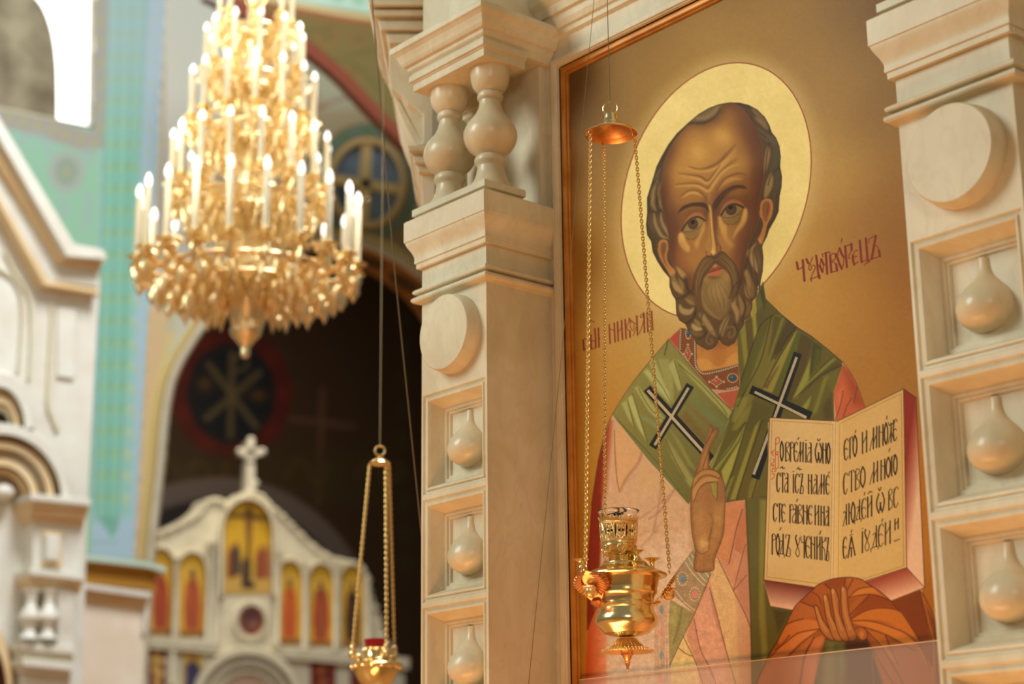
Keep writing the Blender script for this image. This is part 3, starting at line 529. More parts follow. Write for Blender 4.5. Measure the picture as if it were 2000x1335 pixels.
    c.poly('B1478,300 1490,210 1550,165 1620,180 1642,260 1622,380 1572,480 1548,600 1512,690 1470,702 1455,660 1490,580 1520,480 1508,420 1480,370', (182, 116, 56), 1.2, 1, True); c.poly('B1515,260 1545,205 1590,215 1600,290 1570,400 1545,440 1520,360', (112, 66, 32), 3, .85, True); c.line('B1560,230 1540,320 1560,420', 4, (150, 96, 48), 2, .8); bl('B1485,670', 5, 7, (206, 140, 72), .8); c.line('B1478,300 1490,210 1550,165 1620,180 1642,260 1622,380 1572,480 1548,600 1512,690', 1.5, (84, 52, 28), .8, .7)
    c.poly('B270,760 280,680 330,645 385,665 400,740 380,850 400,930 450,990 478,1030 455,1092 420,1082 370,1000 310,900 282,830', (178, 116, 60), 1.2, 1, True); c.poly('B305,740 325,690 365,700 370,760 350,860 375,960 340,900 315,820', (112, 70, 38), 3, .85, True); bl('B445,1050', 6, 8, (200, 138, 76), .7); c.line('B270,760 280,680 330,645 385,665 400,740', 1.5, (84, 52, 28), .8, .7)
    # beard: dark mass, curls, moustache
    c.poly([tuple(q) for q in np.vstack([c.pts('B412,1100 470,1080 560,1000 600,1100 620,1290 700,1310 760,1200 860,1080 940,1110 1050,1060 1120,1080 1160,1250 1240,1240 1310,900 1380,720 1450,650 1506,740 1520,870 1512,1030 1475,1250'), bd])], (96, 68, 34), 2, .95)
    B1, B2, B3, DK = (142, 110, 60), (170, 138, 84), (122, 90, 46), (58, 40, 20)
    for t, w, col in (('B450,1060 470,1160 540,1260 570,1290', 11, B1), ('B500,980 560,1060 600,1110', 9, (172, 132, 72)), ('C450,60 500,140 560,180', 8, B2), ('C520,20 560,100 570,160', 6, B1), ('C530,330 560,400 640,420 700,370', 10, B2), ('C600,260 660,300 710,330', 8, B1), ('C620,230 680,260 715,310', 6, B3), ('C680,560 720,610 800,620', 9, (176, 146, 90)), ('C700,500 760,560 830,560', 8, B1), ('C760,430 800,500 820,520', 6, B1), ('C650,640 720,680 800,680', 6, B3),
                      ('C800,420 840,520 900,620 950,700', 9, (156, 124, 72)), ('C800,300 850,380 950,480', 8, B3), ('C1120,440 1070,540 1030,640 1030,700', 9, (158, 126, 72)), ('C1190,230 1170,330 1210,430 1210,540', 9, (160, 126, 74)), ('C1230,220 1270,350 1260,460', 9, (142, 108, 60)), ('C1310,80 1340,200 1370,250', 9, (158, 122, 66)), ('B1310,1000 1330,1100 1380,1250', 10, (150, 114, 60)), ('B1390,780 1400,900 1450,1040', 9, (168, 134, 82)), ('B1440,700 1350,800 1330,880', 5, (160, 126, 74)), ('B1440,770 1470,900 1480,1000', 6, (112, 84, 46)), ('C1400,60 1390,180 1400,240', 7, B3), ('C1320,280 1350,380 1310,470', 8, B3)):
        c.line(t, w*1.2, col, 3, .95, True, True)
    c.poly('B800,1120 860,1060 900,1100 960,1110 1010,1070 1060,1040 1120,1090 1150,1200 1150,1320 1110,1500 1000,1600 860,1480 790,1300', (128, 96, 48), 4, .9, True)
    c.blob('C980,150', 20, 26, (176, 142, 84), .75); c.blob('B830,1110', 8, 8, (180, 134, 70), .6); c.blob('B1090,1090', 10, 12, (178, 132, 66), .7)
    for k in range(9):
        u = -1+k/4.0; c.line([(1240+(950+u*40)/6.069, 540+(40+abs(u)*10)/6.069), (1240+(960+u*110)/6.069, 540+(170)/6.069), (1240+(1000+u*110)/6.069, 540+(330-abs(u)*60)/6.069), (1240+(1040+u*40)/6.069, 540+420/6.069)], 3.6, (160, 126, 72) if k % 2 else (116, 86, 44), 2.6, .45, True, True)
    c.line('C810,100 800,250 850,380 960,480 1020,500', 6, (150, 116, 62), 3, .7, True, True)
    M1, M2 = (104, 72, 34), (146, 108, 58)
    c.poly('B930,862 870,848 800,900 740,1000 705,1100 688,1220 700,1330 720,1440 750,1500 790,1440 775,1330 785,1200 810,1120 860,1050 905,985 950,925', M1, 1.5, 1, True)
    c.poly('B950,852 1030,800 1090,845 1165,920 1210,1010 1232,1100 1232,1200 1200,1330 1160,1400 1135,1330 1155,1200 1135,1090 1075,1005 1000,958 950,915', M1, 1.5, 1, True)
    for t in ('B900,870 820,940 760,1050 730,1180 740,1330', 'B920,890 850,970 790,1060 750,1200', 'B870,870 790,940 730,1060', 'B1000,840 1090,900 1160,1000 1190,1120 1180,1250', 'B1010,890 1090,960 1150,1060 1180,1200', 'B1040,830 1120,890 1190,1000'): c.line(t, 2.6, M2, 1.4, .7, True, True)
    for t in ('B940,870 860,850 790,910 730,1020 695,1130 688,1250', 'B960,860 1030,800 1100,855 1180,940 1225,1060 1235,1180 1200,1320', 'B950,925 880,1010 810,1110 780,1220', 'B960,920 1060,1000 1130,1080 1155,1220', 'C590,0 610,120 700,210', 'C490,270 590,230 640,200', 'C720,370 700,480 610,550', 'C810,420 780,540 850,680 830,720', 'C1130,430 1060,560 1000,740', 'C1120,250 1150,160 1220,60', 'C1300,0 1330,180 1390,280', 'C1270,240 1310,360 1270,520', 'C1180,560 1220,640', 'C740,740 800,720 850,670', 'C620,560 680,520 720,430', 'B600,1110 640,1290', 'B1300,1000 1250,1200', 'B1380,720 1330,880 1310,1000', 'B1400,800 1420,1000 1470,1200', 'B1330,860 1380,1040 1440,1200'): c.line(t, 2.6, DK, 1.9, .62)
    for t in ('C960,700 930,640 860,700 850,770 890,800 920,770 900,740', 'C1040,700 1080,610 1170,600 1180,680 1130,720 1110,690 1130,660'): c.line(t, 3.4, (150, 116, 70), 1.2, .85); c.line(t, 1.2, DK, .8, .6)
    # mouth
    c.poly('B868,1045 930,985 965,962 1000,970 1068,982 1010,1003 930,1028', (138, 66, 34), 1.2, 1, True); c.poly('B868,1055 930,1030 1012,1002 1024,1030 990,1070 930,1096 885,1085', (184, 100, 60), 1.8, 1, True); c.line('B868,1050 930,1030 1010,1004 1068,984', 1.6, (96, 42, 24), .8, .9); c.blob('B950,970', 4, 3, (214, 150, 96), .7); c.blob('B930,1100', 10, 3, (104, 66, 30), .7)
    c.mask = None; c.line(P+[P[0]], 1.5, (66, 52, 28), .8, .7, False)
def icon_hands_book(c):
    # book
    for t, c1, g, c2 in (('P1764.7,759 1789,776 1806,1147 1771,1108', (140, 44, 26), 'P1768,900 1802,905', (226, 182, 144)), ('P1771,1108 1806,1147 1740,1173 1686,1135', (136, 44, 26), 'P1735,1112 1755,1165', (226, 172, 132)), ('P1492,1132 1600,1148 1552,1190 1505,1182', (112, 48, 34), 'P1540,1138 1530,1186', (228, 180, 146))): c.poly(t, c1, .8, 1, grad=(g, c2))
    c.line('P1771,1108 1806,1147', 1.2, (84, 36, 20), .7, .8); c.line('P1764.7,759 1789,776 1806,1147 1740,1173', 1.4, (70, 36, 20), .7, .9, False)
    c.poly('P1503,815 1636,822 1631,1150 1492,1132', (212, 176, 116), .8, grad=('P1500,950 1636,1000', (204, 166, 104))); c.poly('P1636,822 1764.7,759 1771,1108 1686,1137 1631,1150', (206, 166, 100), .8)
    c.poly('P1625,822 1636,822 1631,1150 1621,1148', (222, 186, 126), 2, .8); c.poly('P1637,822 1645,818 1640,1148 1631,1150', (222, 180, 108), 2, .6)
    for t in ('P1508,821 1627,828 1622,1142 1498,1126 1508,821', 'P1640,827 1760,768 1765,1104 1637,1146 1640,827', 'P1632,824 1627,1148'): c.line(t, .9, (132, 98, 54), .6, .8, False)
    for t in ('P1503,815 1636,822 1764.7,759 1771,1108 1690,1134', 'P1503,815 1492,1132 1600,1148'): c.line(t, 1.4, (78, 46, 24), .7, .9, False)
    # veiled left hand
    D = 'H60,1230 190,930 300,740 370,600 450,440 510,370 630,260 700,200 830,150 980,133 1100,150 1180,200 1290,270 1400,365 1680,258 1720,290 1800,450 1850,600 1870,760 1905,1000 1920,1240'
    c.poly(D, (150, 76, 24), .8); c.mask = c.poly(D, 0, .8, ret=True)
    c.poly('H1400,365 1690,258 1740,500 1790,740 1800,1000 1660,760 1560,560 1480,460', (120, 56, 16), 3, .9); c.poly('H1680,260 1720,290 1800,450 1850,600 1840,760 1800,800 1760,560', (168, 98, 34), 4, .9); c.poly('H1740,400 1850,600 1880,900 1900,1240 1840,1240 1830,760', (104, 48, 16), 4, .8)
    Lh, Md, Dk = (206, 124, 52), (176, 96, 36), (104, 48, 14)
    for t, col, a in (('H380,590 450,440 520,375 640,420 680,520 540,540', (174, 94, 44), .9), ('H300,740 390,600 530,545 690,560 690,640 480,690 340,790', (196, 112, 50), .9), ('H200,930 270,840 480,690 640,650 690,660 520,780 380,900 240,930', (206, 122, 62), .9), ('H100,1240 240,930 400,900 560,760 640,700 600,820 540,940 470,1200', (178, 100, 48), .9), ('H540,1240 560,900 640,740 750,720 690,900 640,1240', (190, 108, 58), .9),
                      ('H520,370 640,280 720,420 650,420', (156, 78, 30), .8), ('H640,260 740,200 830,260 760,300 720,420', (166, 86, 34), .8), ('H740,200 860,145 960,140 930,230 830,240', (140, 66, 22), .9), ('H960,140 1100,150 1200,215 1060,260 980,330 975,240', (172, 94, 38), .9), ('H985,330 1080,250 1210,225 1290,290 1380,355 1200,300 1050,330', (200, 118, 46), .9), ('H1000,500 1010,400 1080,330 1200,310 1380,360 1190,310 1100,420', (168, 88, 30), .9), ('H1010,540 1200,310 1390,360 1480,450 1300,435 1130,480', (138, 64, 18), .9),
                      ('H1010,550 1150,460 1310,430 1480,460 1560,560 1660,740 1500,650 1300,560 1120,560', (190, 106, 36), .95), ('H1010,560 1200,560 1380,600 1530,670 1640,780 1560,790 1360,700 1140,620', (196, 112, 42), .95), ('H1130,620 1340,690 1370,800 1470,980 1330,850', (172, 96, 32), .9), ('H1350,700 1520,790 1680,900 1790,1050 1800,1240 1640,1240 1480,1000 1400,840', (152, 78, 24), .9), ('H1170,680 1290,850 1500,1240 1360,1240 1210,850', (150, 74, 26), .9), ('H1640,780 1750,960 1800,1060 1780,1000 1700,860', (188, 104, 38), .8)):
        c.poly(t, col, 4, a, True)
    c.poly('H762,730 700,960 630,1240 1340,1240 1210,850 1165,720 1060,700 900,740', (84, 66, 30), 1.5); c.poly('H960,740 1160,740 1210,850 1340,1240 980,1240 950,900', (74, 32, 14), 5, .9); c.poly('H770,760 860,760 850,1240 720,1240', (122, 108, 48), 8, .7); c.poly('H870,760 940,760 960,1000 900,1240', (104, 98, 36), 7, .7); c.dots('H1215,900 1225,1100 1240,1230', 5, 1.1, (150, 96, 60))
    for t in ('H380,590 460,560 540,540', 'H270,840 360,780 470,690 560,660 690,640', 'H400,900 520,780 640,690 710,645', 'H545,940 590,830 650,720', 'H760,200 800,240 830,250', 'H960,140 940,230', 'H1030,150 980,250', 'H985,335 1080,250 1210,225', 'H1000,330 1200,300 1390,360', 'H1000,500 1080,420 1190,310', 'H1005,545 1150,460 1310,432 1480,460 1570,570 1690,760', 'H1010,560 1200,560 1400,620 1560,690 1700,830 1790,1050', 'H1130,620 1340,690 1520,790 1640,850', 'H1350,700 1400,840 1470,980', 'H1170,740 1290,960 1440,1200', 'H1170,660 1300,800 1400,960 1560,1240', 'H1680,260 1750,560 1795,740 1800,1000', 'H1700,270 1800,470 1850,620', 'H1400,365 1480,460', 'H520,370 640,420', 'H640,280 700,330 720,400', 'H200,935 290,840 410,700', 'H500,1240 560,900 620,780'): c.line(t, 2, (84, 38, 12), 1.4, .75)
    c.mask = None; c.line('H60,1230 190,930 300,740 370,600 450,440 510,370 630,260 700,200 830,150 980,133 1100,150 1180,200 1290,270 1400,365', 1.6, (70, 36, 14), .8, .9)
    fc, fd = (166, 98, 44), (70, 36, 16)
    for t, hi in (('H652,420 672,408 695,440 735,545 800,640 860,742 790,735 715,650 680,545', 'H672,430 710,550 770,660'), ('H740,320 758,300 782,320 805,410 820,510 875,620 930,740 850,744 790,605 755,470', 'H758,330 785,470 850,640'), ('H815,262 835,240 862,262 890,350 898,480 935,590 1000,735 925,745 868,620 835,450', 'H836,270 862,460 920,640'), ('H913,250 935,226 962,240 974,300 988,470 1025,600 1065,720 1000,748 950,612 915,450', 'H938,260 950,460 1000,640')):
        c.poly(t, fc, .9, 1, True); c.line(hi, 4, (196, 126, 62), 2.5, .7); p = [tuple(q) for q in c.smooth(c.pts(t), True)]; c.line(p+[p[0]], 1.5, fd, .7, .85, False)
    c.poly('H760,720 900,745 1060,700 1160,720 1100,760 900,770', (92, 50, 20), 6, .5); c.poly('H1045,640 1100,615 1160,650 1170,720 1120,748 1075,710', (150, 80, 32), 1.5, 1, True); c.blob('H1115,690', 6, 9, (200, 120, 54), .8); c.line('H1045,640 1100,615 1160,650 1170,720 1120,748 1075,710', 1.4, fd, .7, .8)
    for t in ('H755,330', 'H832,270', 'H930,250'): c.blob(t, 2.5, 6, (206, 146, 84), .8)
    # blessing right hand
    hand = 'F415,45 440,70 445,95 470,75 492,80 492,110 460,175 412,260 405,330 410,440 470,470 515,510 545,590 556,700 552,850 540,1050 500,1180 455,1300 440,1400 270,1400 275,1220 245,1050 233,850 233,700 250,600 280,480 320,340 370,210 392,100'
    c.poly(hand, (158, 108, 60), 1.0, 1, True); hm = c.poly(hand, 0, 1, ret=True, sm=True); c.mask = hm
    p = [tuple(q) for q in c.smooth(c.pts(hand), True)]; c.line(p+[p[0]], 8, (112, 74, 42), 4, .6, False)
    c.blob('F330,900', 16, 40, (182, 134, 74), .7, 5); c.blob('F350,1150', 10, 14, (206, 164, 96), .8); c.blob('F490,900', 11, 40, (186, 138, 76), .75, 8); c.blob('F400,760', 16, 26, (150, 100, 62), .6); c.blob('F360,400', 7, 34, (186, 126, 62), .6, 12); c.poly('F470,560 540,590 550,760 490,780', (150, 100, 64), 4, .8)
    c.line('F430,1000 410,1100 400,1210 330,1245 290,1210', 2, (112, 76, 44), 1.4, .7); c.line('F420,870 440,960 400,1120', 3, (124, 84, 50), 2, .6)
    c.poly('F262,540 330,475 400,460 470,480 512,520 490,540 470,520 390,500 320,530 260,620', (176, 124, 66), 1.5, 1, True); c.poly('F250,660 290,600 340,550 410,530 485,540 470,575 400,570 340,600 290,690 265,760', (184, 134, 74), 1.5, 1, True)
    for t in ('F270,530 330,472 400,458 470,475 514,515 490,545', 'F265,610 330,530 400,512 485,540', 'F265,760 300,660 350,600 420,578 480,575', 'F345,460 365,380 410,260', 'F370,215 400,180 440,90', 'F412,260 405,440', 'F420,590 440,680 475,745'): c.line(t, 1.6, (92, 60, 32), .8, .8)
    c.mask = None; c.poly('F418,590 478,578 482,620 478,750 440,690', (148, 138, 62), 1); c.line('F480,578 482,690 478,752', 1.3, (92, 60, 32), .8, .8)
    c.line(p[:-18], 1.3, (96, 62, 34), .8, .6, False)
GL = dict(  # letter shapes of the book hand: heavy strokes, thin strokes
    О=('.5,1 .12,.78 .02,.5 .12,.22 .5,0|.5,1 .88,.78 .98,.5 .88,.22 .5,0', ''), В=('.12,0 .12,.9', '.12,.9 .45,1 .9,.93 .85,.78 .25,.66|.5,.62 .45,.5 .85,.4 .95,.12 .12,0'), Р=('.15,0 .18,.95', '.1,.88 .5,1 .95,.9 .9,.74 .3,.68'),
    Е=('.3,.95 .06,.72 .04,.35 .2,.06', '.95,.86 .7,1 .3,.95|.2,.06 .5,0 .92,.14|.06,.5 .5,.56 .8,.46'), М=('.42,.02 .46,1|.84,.02 .86,1', '0,0 .2,.4 .42,.6|.44,.25 .7,.55 .85,.65'), Ї=('.5,0 .5,.95', '.2,1.1 .3,1.1|.7,1.1 .8,1.1'), І=('.5,0 .5,.95', ''),
    А=('.9,0 .9,.95', '.55,1 .9,.96|.3,.68 .5,.76 .85,.62 .15,.35 .05,.12 .35,0 .88,.22'), Ѡ=('.3,.97 .05,.62 .12,.25 .32,.02|.7,.97 .95,.62 .88,.25 .68,.02|.5,.5 .5,.15', '.32,.02 .5,.45|.68,.02 .5,.45|.4,.5 .6,.5'), Н=('.12,0 .12,.98|.88,0 .88,.98', '.12,.72 .88,.6'),
    С=('.3,.95 .06,.72 .04,.35 .2,.06', '.95,.86 .7,1 .3,.95|.2,.06 .5,0 .92,.22'), Т=('.5,0 .5,.97', '.02,.82 .08,.98 .92,1 1,.9'), Ъ=('.85,.98 .2,0', '.08,.84 .15,.98 .85,.98|.15,0 .9,.0 .95,.32 .55,.42'), Д=('.75,.08 .75,1', '.3,.64 .5,.7 .62,.6 .2,.08|0,-.1 .05,.06 1,.04 .95,-.08'),
    У=('.25,1 .12,.85 .5,.5', '.9,.9 .88,.78 .5,.48 .12,.2 .5,0 .85,.2 .5,.48'), Ч=('.85,0 .85,1', '.1,.98 .15,.76 .5,.68 .85,.74'), И=('.12,0 .12,1|.88,0 .88,1', '.14,.45 .6,.65 .88,.8'), К=('.12,0 .12,1', '.9,1 .85,.86 .15,.74|.3,.58 .75,.46 .9,.3 .9,0'),
    Г=('.2,0 .2,.95', '.12,.92 .85,1 .9,.8'), Ж=('.5,0 .5,.9', '0,0 .48,.5|1,0 .52,.5|.05,.98 .2,.82 .5,.86 .8,.84 .9,1'), Л=('.9,0 .9,1', '.2,.62 .4,.7 .75,.52 .35,.2 .1,0'), Ю=('.06,0 .06,1|.68,1 .45,.72 .42,.3 .68,0|.68,1 .94,.72 .96,.3 .68,0', '.06,.55 .42,.5'), Ѧ=('.5,.92 .08,0|.5,.92 .95,0|.5,.4 .5,0', '.25,.4 .75,.4|.35,1 .65,1'))
def icon_text(c):
    ink, red = (34, 22, 12), (176, 62, 34)
    def row(tr, s, top, bot):
        (ua, ta, ub, tb), (uc, ba, ud, bb) = top, bot
        for q in s.split():
            ch, rg = q[0], q[1:]; l, r = map(float, rg.split('-'))
            f = lambda x, y: (l+(r-l)*x, (ba+(bb-ba)*(l+(r-l)*x-uc)/(ud-uc))*(1-y)+(ta+(tb-ta)*(l+(r-l)*x-ua)/(ub-ua))*y)
            for k, w in ((0, 2.5), (1, 1.35)):
                for st in GL[ch][k].split('|'):
                    if st: c.line([tuple(z) for z in c.pts([f(*map(float, z.split(','))) for z in st.split()], tr)], w, ink, .6, .95, True)
    row('a', 'О300-355 В388-460 Р468-535 Е540-608 М600-715 Ї730-768 А770-845 Ѡ905-1030 Н1035-1105 О1115-1168', (300, 285, 1165, 312), (300, 618, 1165, 665))
    row('a', 'С240-300 Т310-378 А375-440 Ї512-550 С560-630 Ъ635-702 Н785-855 А870-945 М965-1080 Е1095-1160', (240, 825, 1160, 868), (240, 1158, 1160, 1205))
    row('b', 'С180-245 Т255-325 Е325-395 Р460-528 А510-585 В600-685 Н695-775 Е790-862 И900-975 Н1005-1072 А1080-1148', (180, 200, 1145, 250), (180, 512, 1145, 590))
    row('b', 'Р152-222 О230-290 Д285-375 Ъ390-478 У560-648 Ч655-732 Е745-822 Н830-908 И930-1002 К1020-1085 Ъ1090-1148', (155, 725, 1145, 795), (155, 1080, 1145, 1192))
    row('c', 'Е165-242 Г255-318 О320-390 И475-568 М615-752 Н765-852 О865-925 Ж930-1035 Е1020-1090', (165, 520, 1090, 150), (165, 885, 1090, 520))
    row('c', 'С155-228 Т250-338 В355-438 О450-532 М615-768 Н800-882 О895-972 Г980-1042 О1025-1088', (155, 1112, 1085, 770), (155, 1478, 1085, 1112))
    row('d', 'Л125-188 Ю215-315 Д310-408 Е415-490 И500-578 Ѡ640-768 В825-888 С905-982', (125, 372, 980, 72), (125, 682, 980, 385))
    row('d', 'Е130-190 Ѧ195-320 Ї410-445 У455-545 Д560-668 Е670-752 И770-862', (130, 860, 860, 600), (130, 1190, 860, 942)); row('d', 'И920-984', (920, 578, 980, 562), (920, 742, 980, 720))
    for t in ('a610,245 625,215', 'a950,240 962,270', 'a995,240 980,268', 'a305,745 340,718 345,750 380,742', 'a590,762 625,735 632,770 665,762', 'a1140,840 1160,810', 'b585,165 605,125', 'b295,665 315,620', 'b985,740 1005,680', 'c360,395 370,355', 'c905,155 910,110', 'c945,720 960,670', 'd455,205 465,165', 'd515,185 545,150 575,165', 'd670,100 690,140', 'd715,85 695,135', 'd255,780 265,740', 'd725,615 740,570'): c.line(t, 1.8, ink, .6, .9)
    for t in ('d925,910', 'd955,898', 'd988,885'): c.disc(t, 1.4, 1.4, ink)
    for t in ('a225,230 215,500 215,735', 'a225,235 265,208 285,240 280,300 235,330', 'a235,470 260,455 255,500 232,510', 'a225,500 265,540 268,735 210,738', 'a150,475 190,435', 'a160,460 180,530', 'a165,585 190,600 180,650 150,660 150,700 185,680 175,740 160,810 215,800 225,770 190,760', 'a160,850 200,850 190,900 150,940'): c.line(t, 1.5, red, .6, .9)
    # inscription beside the head: heavy and thin strokes
    R2 = (122, 36, 24)
    for t in ('e162,720 185,850', 'e280,680 312,1082', 'e352,660 385,735', 'e542,592 588,1000', 'e600,970 608,1030', 'e728,540 758,942', 'e812,592 838,912', 'e1106,408 1142,815', 'e1228,362 1234,480', 'e1392,300 1428,715', 'e1512,258 1548,690', 'e1704,205 1626,655', 'e1000,450 1030,540 1078,620', 'e960,640 990,740 1040,845', 'e640,660 690,770', 'e608,780 665,905', 'e1770,500 1785,600', 'e1258,590 1262,680 1282,765', 'e925,560 925,610', 'e930,760 948,880'): c.line(t, 4.4, R2, .7, .95, False)
    for t in ('e175,855 220,850 280,800', 'e470,620 440,700 415,755 392,820 425,875 450,820 415,755 385,735', 'e470,780 505,782 522,830 480,920 440,1030', 'e430,1050 600,985', 'e430,1035 452,1092', 'e640,655 610,780', 'e690,770 670,910', 'e655,562 800,516 800,560', 'e655,560 675,615', 'e812,592 880,545 925,590 905,665 830,692', 'e845,712 905,730 945,800 955,880 838,912', 'e995,440 960,560 955,650', 'e1045,850 1075,740 1080,620', 'e1106,408 1238,360', 'e1232,490 1180,585 1180,640 1205,632', 'e1350,490 1300,498 1262,580', 'e1280,765 1365,710', 'e1285,612 1335,600', 'e1428,712 1570,668 1592,700 1500,748 1488,780', 'e1575,340 1580,262 1720,196', 'e1612,656 1790,602', 'e1770,500 1740,420 1690,392', 'e1028,332 1046,248'): c.line(t, 1.9, R2, .6, .95)
    for t in ('f190,740 205,935', 'f342,640 350,910', 'f418,520 436,740', 'f486,505 500,870', 'f700,440 716,802', 'f796,410 812,772', 'f860,385 876,750', 'f940,360 958,725', 'f1010,340 1028,705', 'f1092,318 1100,370', 'f1102,560 1106,680', 'f1236,270 1252,632', 'f1376,215 1388,590', 'f1440,200 1456,572', 'f1526,180 1546,540', 'f430,760 438,880'): c.line(t, 3.4, (128, 46, 28), .7, .9, False)
    for t in ('f720,520 790,552', 'f880,575 940,495', 'f1095,372 1045,450 1055,525 1102,560', 'f1135,350 1105,450 1155,550 1182,440 1135,350', 'f1180,395 1225,425', 'f1225,480 1170,652', 'f1370,222 1310,258 1318,300 1372,262', 'f1372,370 1290,612', 'f345,750 430,762 436,880 350,910', 'f1460,420 1530,380', 'f270,560 330,550', 'f200,735 240,700', 'f205,930 250,900', 'f330,350 370,372 410,380', 'f490,760 520,700 500,690'): c.line(t, 1.6, (128, 46, 28), .6, .9)
def build_icon():
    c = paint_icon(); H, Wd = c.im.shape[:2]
    x = c.xs; y = c.ys; Xg, Yg = np.meshgrid(x, y)
    d = np.stack([(Xg-1000)/F_PX, -(Yg-667.5)/F_PX, np.ones_like(Xg)], -1) @ CAM
    P = d*(YI/d[..., 1:2]); P = P.reshape(-1, 3).astype(np.float32)
    idx = np.arange(H*Wd, dtype=np.int32).reshape(H, Wd)
    q = np.stack([idx[:-1, :-1], idx[1:, :-1], idx[1:, 1:], idx[:-1, 1:]], -1).reshape(-1, 4)
    Px = P[:, 0].reshape(H, Wd); Pz = P[:, 2].reshape(H, Wd)
    keep = (Px > XL-.03) & (Px < XR) & (Pz < ZT+.02); kq = (keep[:-1, :-1] & keep[1:, 1:] & keep[1:, :-1] & keep[:-1, 1:]).reshape(-1); q = q[kq]
    used = np.unique(q); remap = np.full(H*Wd, -1, np.int32); remap[used] = np.arange(len(used)); q = remap[q]; P = P[used]
    me = bpy.data.meshes.new('painting'); me.vertices.add(len(P)); me.vertices.foreach_set('co', (P-np.array(icon.location, np.float32)).ravel())
    n = len(q); me.loops.add(n*4); me.loops.foreach_set('vertex_index', q.ravel().astype(np.int32)); me.polygons.add(n)
    me.polygons.foreach_set('loop_start', np.arange(0, n*4, 4, dtype=np.int32))
    me.update(calc_edges=True)
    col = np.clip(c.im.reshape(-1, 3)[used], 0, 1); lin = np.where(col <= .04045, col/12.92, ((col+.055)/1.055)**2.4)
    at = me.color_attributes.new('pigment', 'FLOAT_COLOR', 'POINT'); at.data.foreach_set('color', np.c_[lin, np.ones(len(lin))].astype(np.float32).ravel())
    m = bpy.data.materials.new('tempera_and_gold'); m.use_nodes = True; nt = m.node_tree; b = nt.nodes['Principled BSDF']
    a = nt.nodes.new('ShaderNodeVertexColor'); a.layer_name = 'pigment'; nt.links.new(a.outputs[0], b.inputs['Base Color'])
    b.inputs['Roughness'].default_value = .5; b.inputs['Specular IOR Level'].default_value = .10
    tc = nt.nodes.new('ShaderNodeTexCoord'); nz = nt.nodes.new('ShaderNodeTexNoise'); nz.inputs['Scale'].default_value = 160; bp = nt.nodes.new('ShaderNodeBump'); bp.inputs['Strength'].default_value = .05; bp.inputs['Distance'].default_value = .002
    nt.links.new(tc.outputs['Object'], nz.inputs['Vector']); nt.links.new(nz.outputs[0], bp.inputs['Height']); nt.links.new(bp.outputs[0], b.inputs['Normal'])
    me.materials.append(m)
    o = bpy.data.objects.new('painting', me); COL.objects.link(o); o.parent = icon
    bk = MB(); bk.box((XL+.001, YI+.004, -1.6), (XR-.001, YI+.03, ZT+.01)); bk.build('backing_board', GILT, icon)
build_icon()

def cover_sheet():
    m = bpy.data.materials.new('clear_acrylic'); m.use_nodes = True; nt = m.node_tree; n = nt.nodes; out = n['Material Output']; b = n['Principled BSDF']; b.inputs['Base Color'].default_value = (.75, .66, .55, 1); b.inputs['Roughness'].default_value = .25
    t = n.new('ShaderNodeBsdfTransparent'); mx = n.new('ShaderNodeMixShader'); mx.inputs[0].default_value = .13; nt.links.new(t.outputs[0], mx.inputs[1]); nt.links.new(b.outputs[0], mx.inputs[2]); nt.links.new(mx.outputs[0], out.inputs[0])
    Y0 = 3.246; za = on_y(1120, 1329, Y0).z; zb = on_y(1825, 1252, Y0).z
    q = empty('cover_sheet', ((XL+RX0)/2, Y0, -1.6)); tag(q, 'clear acrylic sheet covering the bottom of the icon, its top edge just visible', 'acrylic sheet')
    a = MB(); xa, xb = XL+.002, XR-.003; a.prism([(xa, Y0, -1.6), (xb, Y0, -1.6), (xb, Y0, zb), (xa, Y0, za)], (0, .004, 0)); a.build('sheet', m, q)
    e = MB(); e.prism([(xa, Y0-.0004, za), (xb, Y0-.0004, zb), (xb, Y0-.0004, zb+.0022), (xa, Y0-.0004, za+.0022)], (0, .0048, 0)); e.build('top_edge', mat('cut_edge', srgb(206, 176, 140), .3), q)
cover_sheet()
# ---------------------------------------------------------------- hanging oil lamps
def chain_mesh(mb, a, b, pitch, R, r, sag=0.0, seg=9, rs=5):
    a, b = Vector(a), Vector(b); n = max(2, int(round((b-a).length/pitch))); t = (b-a).normalized(); u = t.orthogonal().normalized(); w = t.cross(u)
    for i in range(n):
        f = (i+.5)/n; c = a.lerp(b, f)+Vector((0, 0, -sag*4*f*(1-f))); s = (u+w*.25).normalized() if i % 2 else (w-u*.25).normalized()
        mb.tube([c+t*(R*1.35*math.cos(2*PI*k/seg))+s*(R*.82*math.sin(2*PI*k/seg)) for k in range(seg)], r, rs, True)
GLASS = mat('clear_glass', (1, 1, 1, 1), 0.02, trans=1.0, ior=1.45)
RUBY = mat('ruby_glass', (0.55, 0.02, 0.03, 1), 0.08, trans=0.55, ior=1.45)
WIRE = mat('thin_steel_wire', srgb(150, 128, 96), 0.4, 0.8)
DARKW = mat('dark_wick_wood', srgb(60, 38, 26), 0.7)
def wire_thing(name, pts, r, label, m=WIRE):
    o = MB().tube(pts, r, 6).build(name, m, None, True); tag(o, label, 'wire'); return o
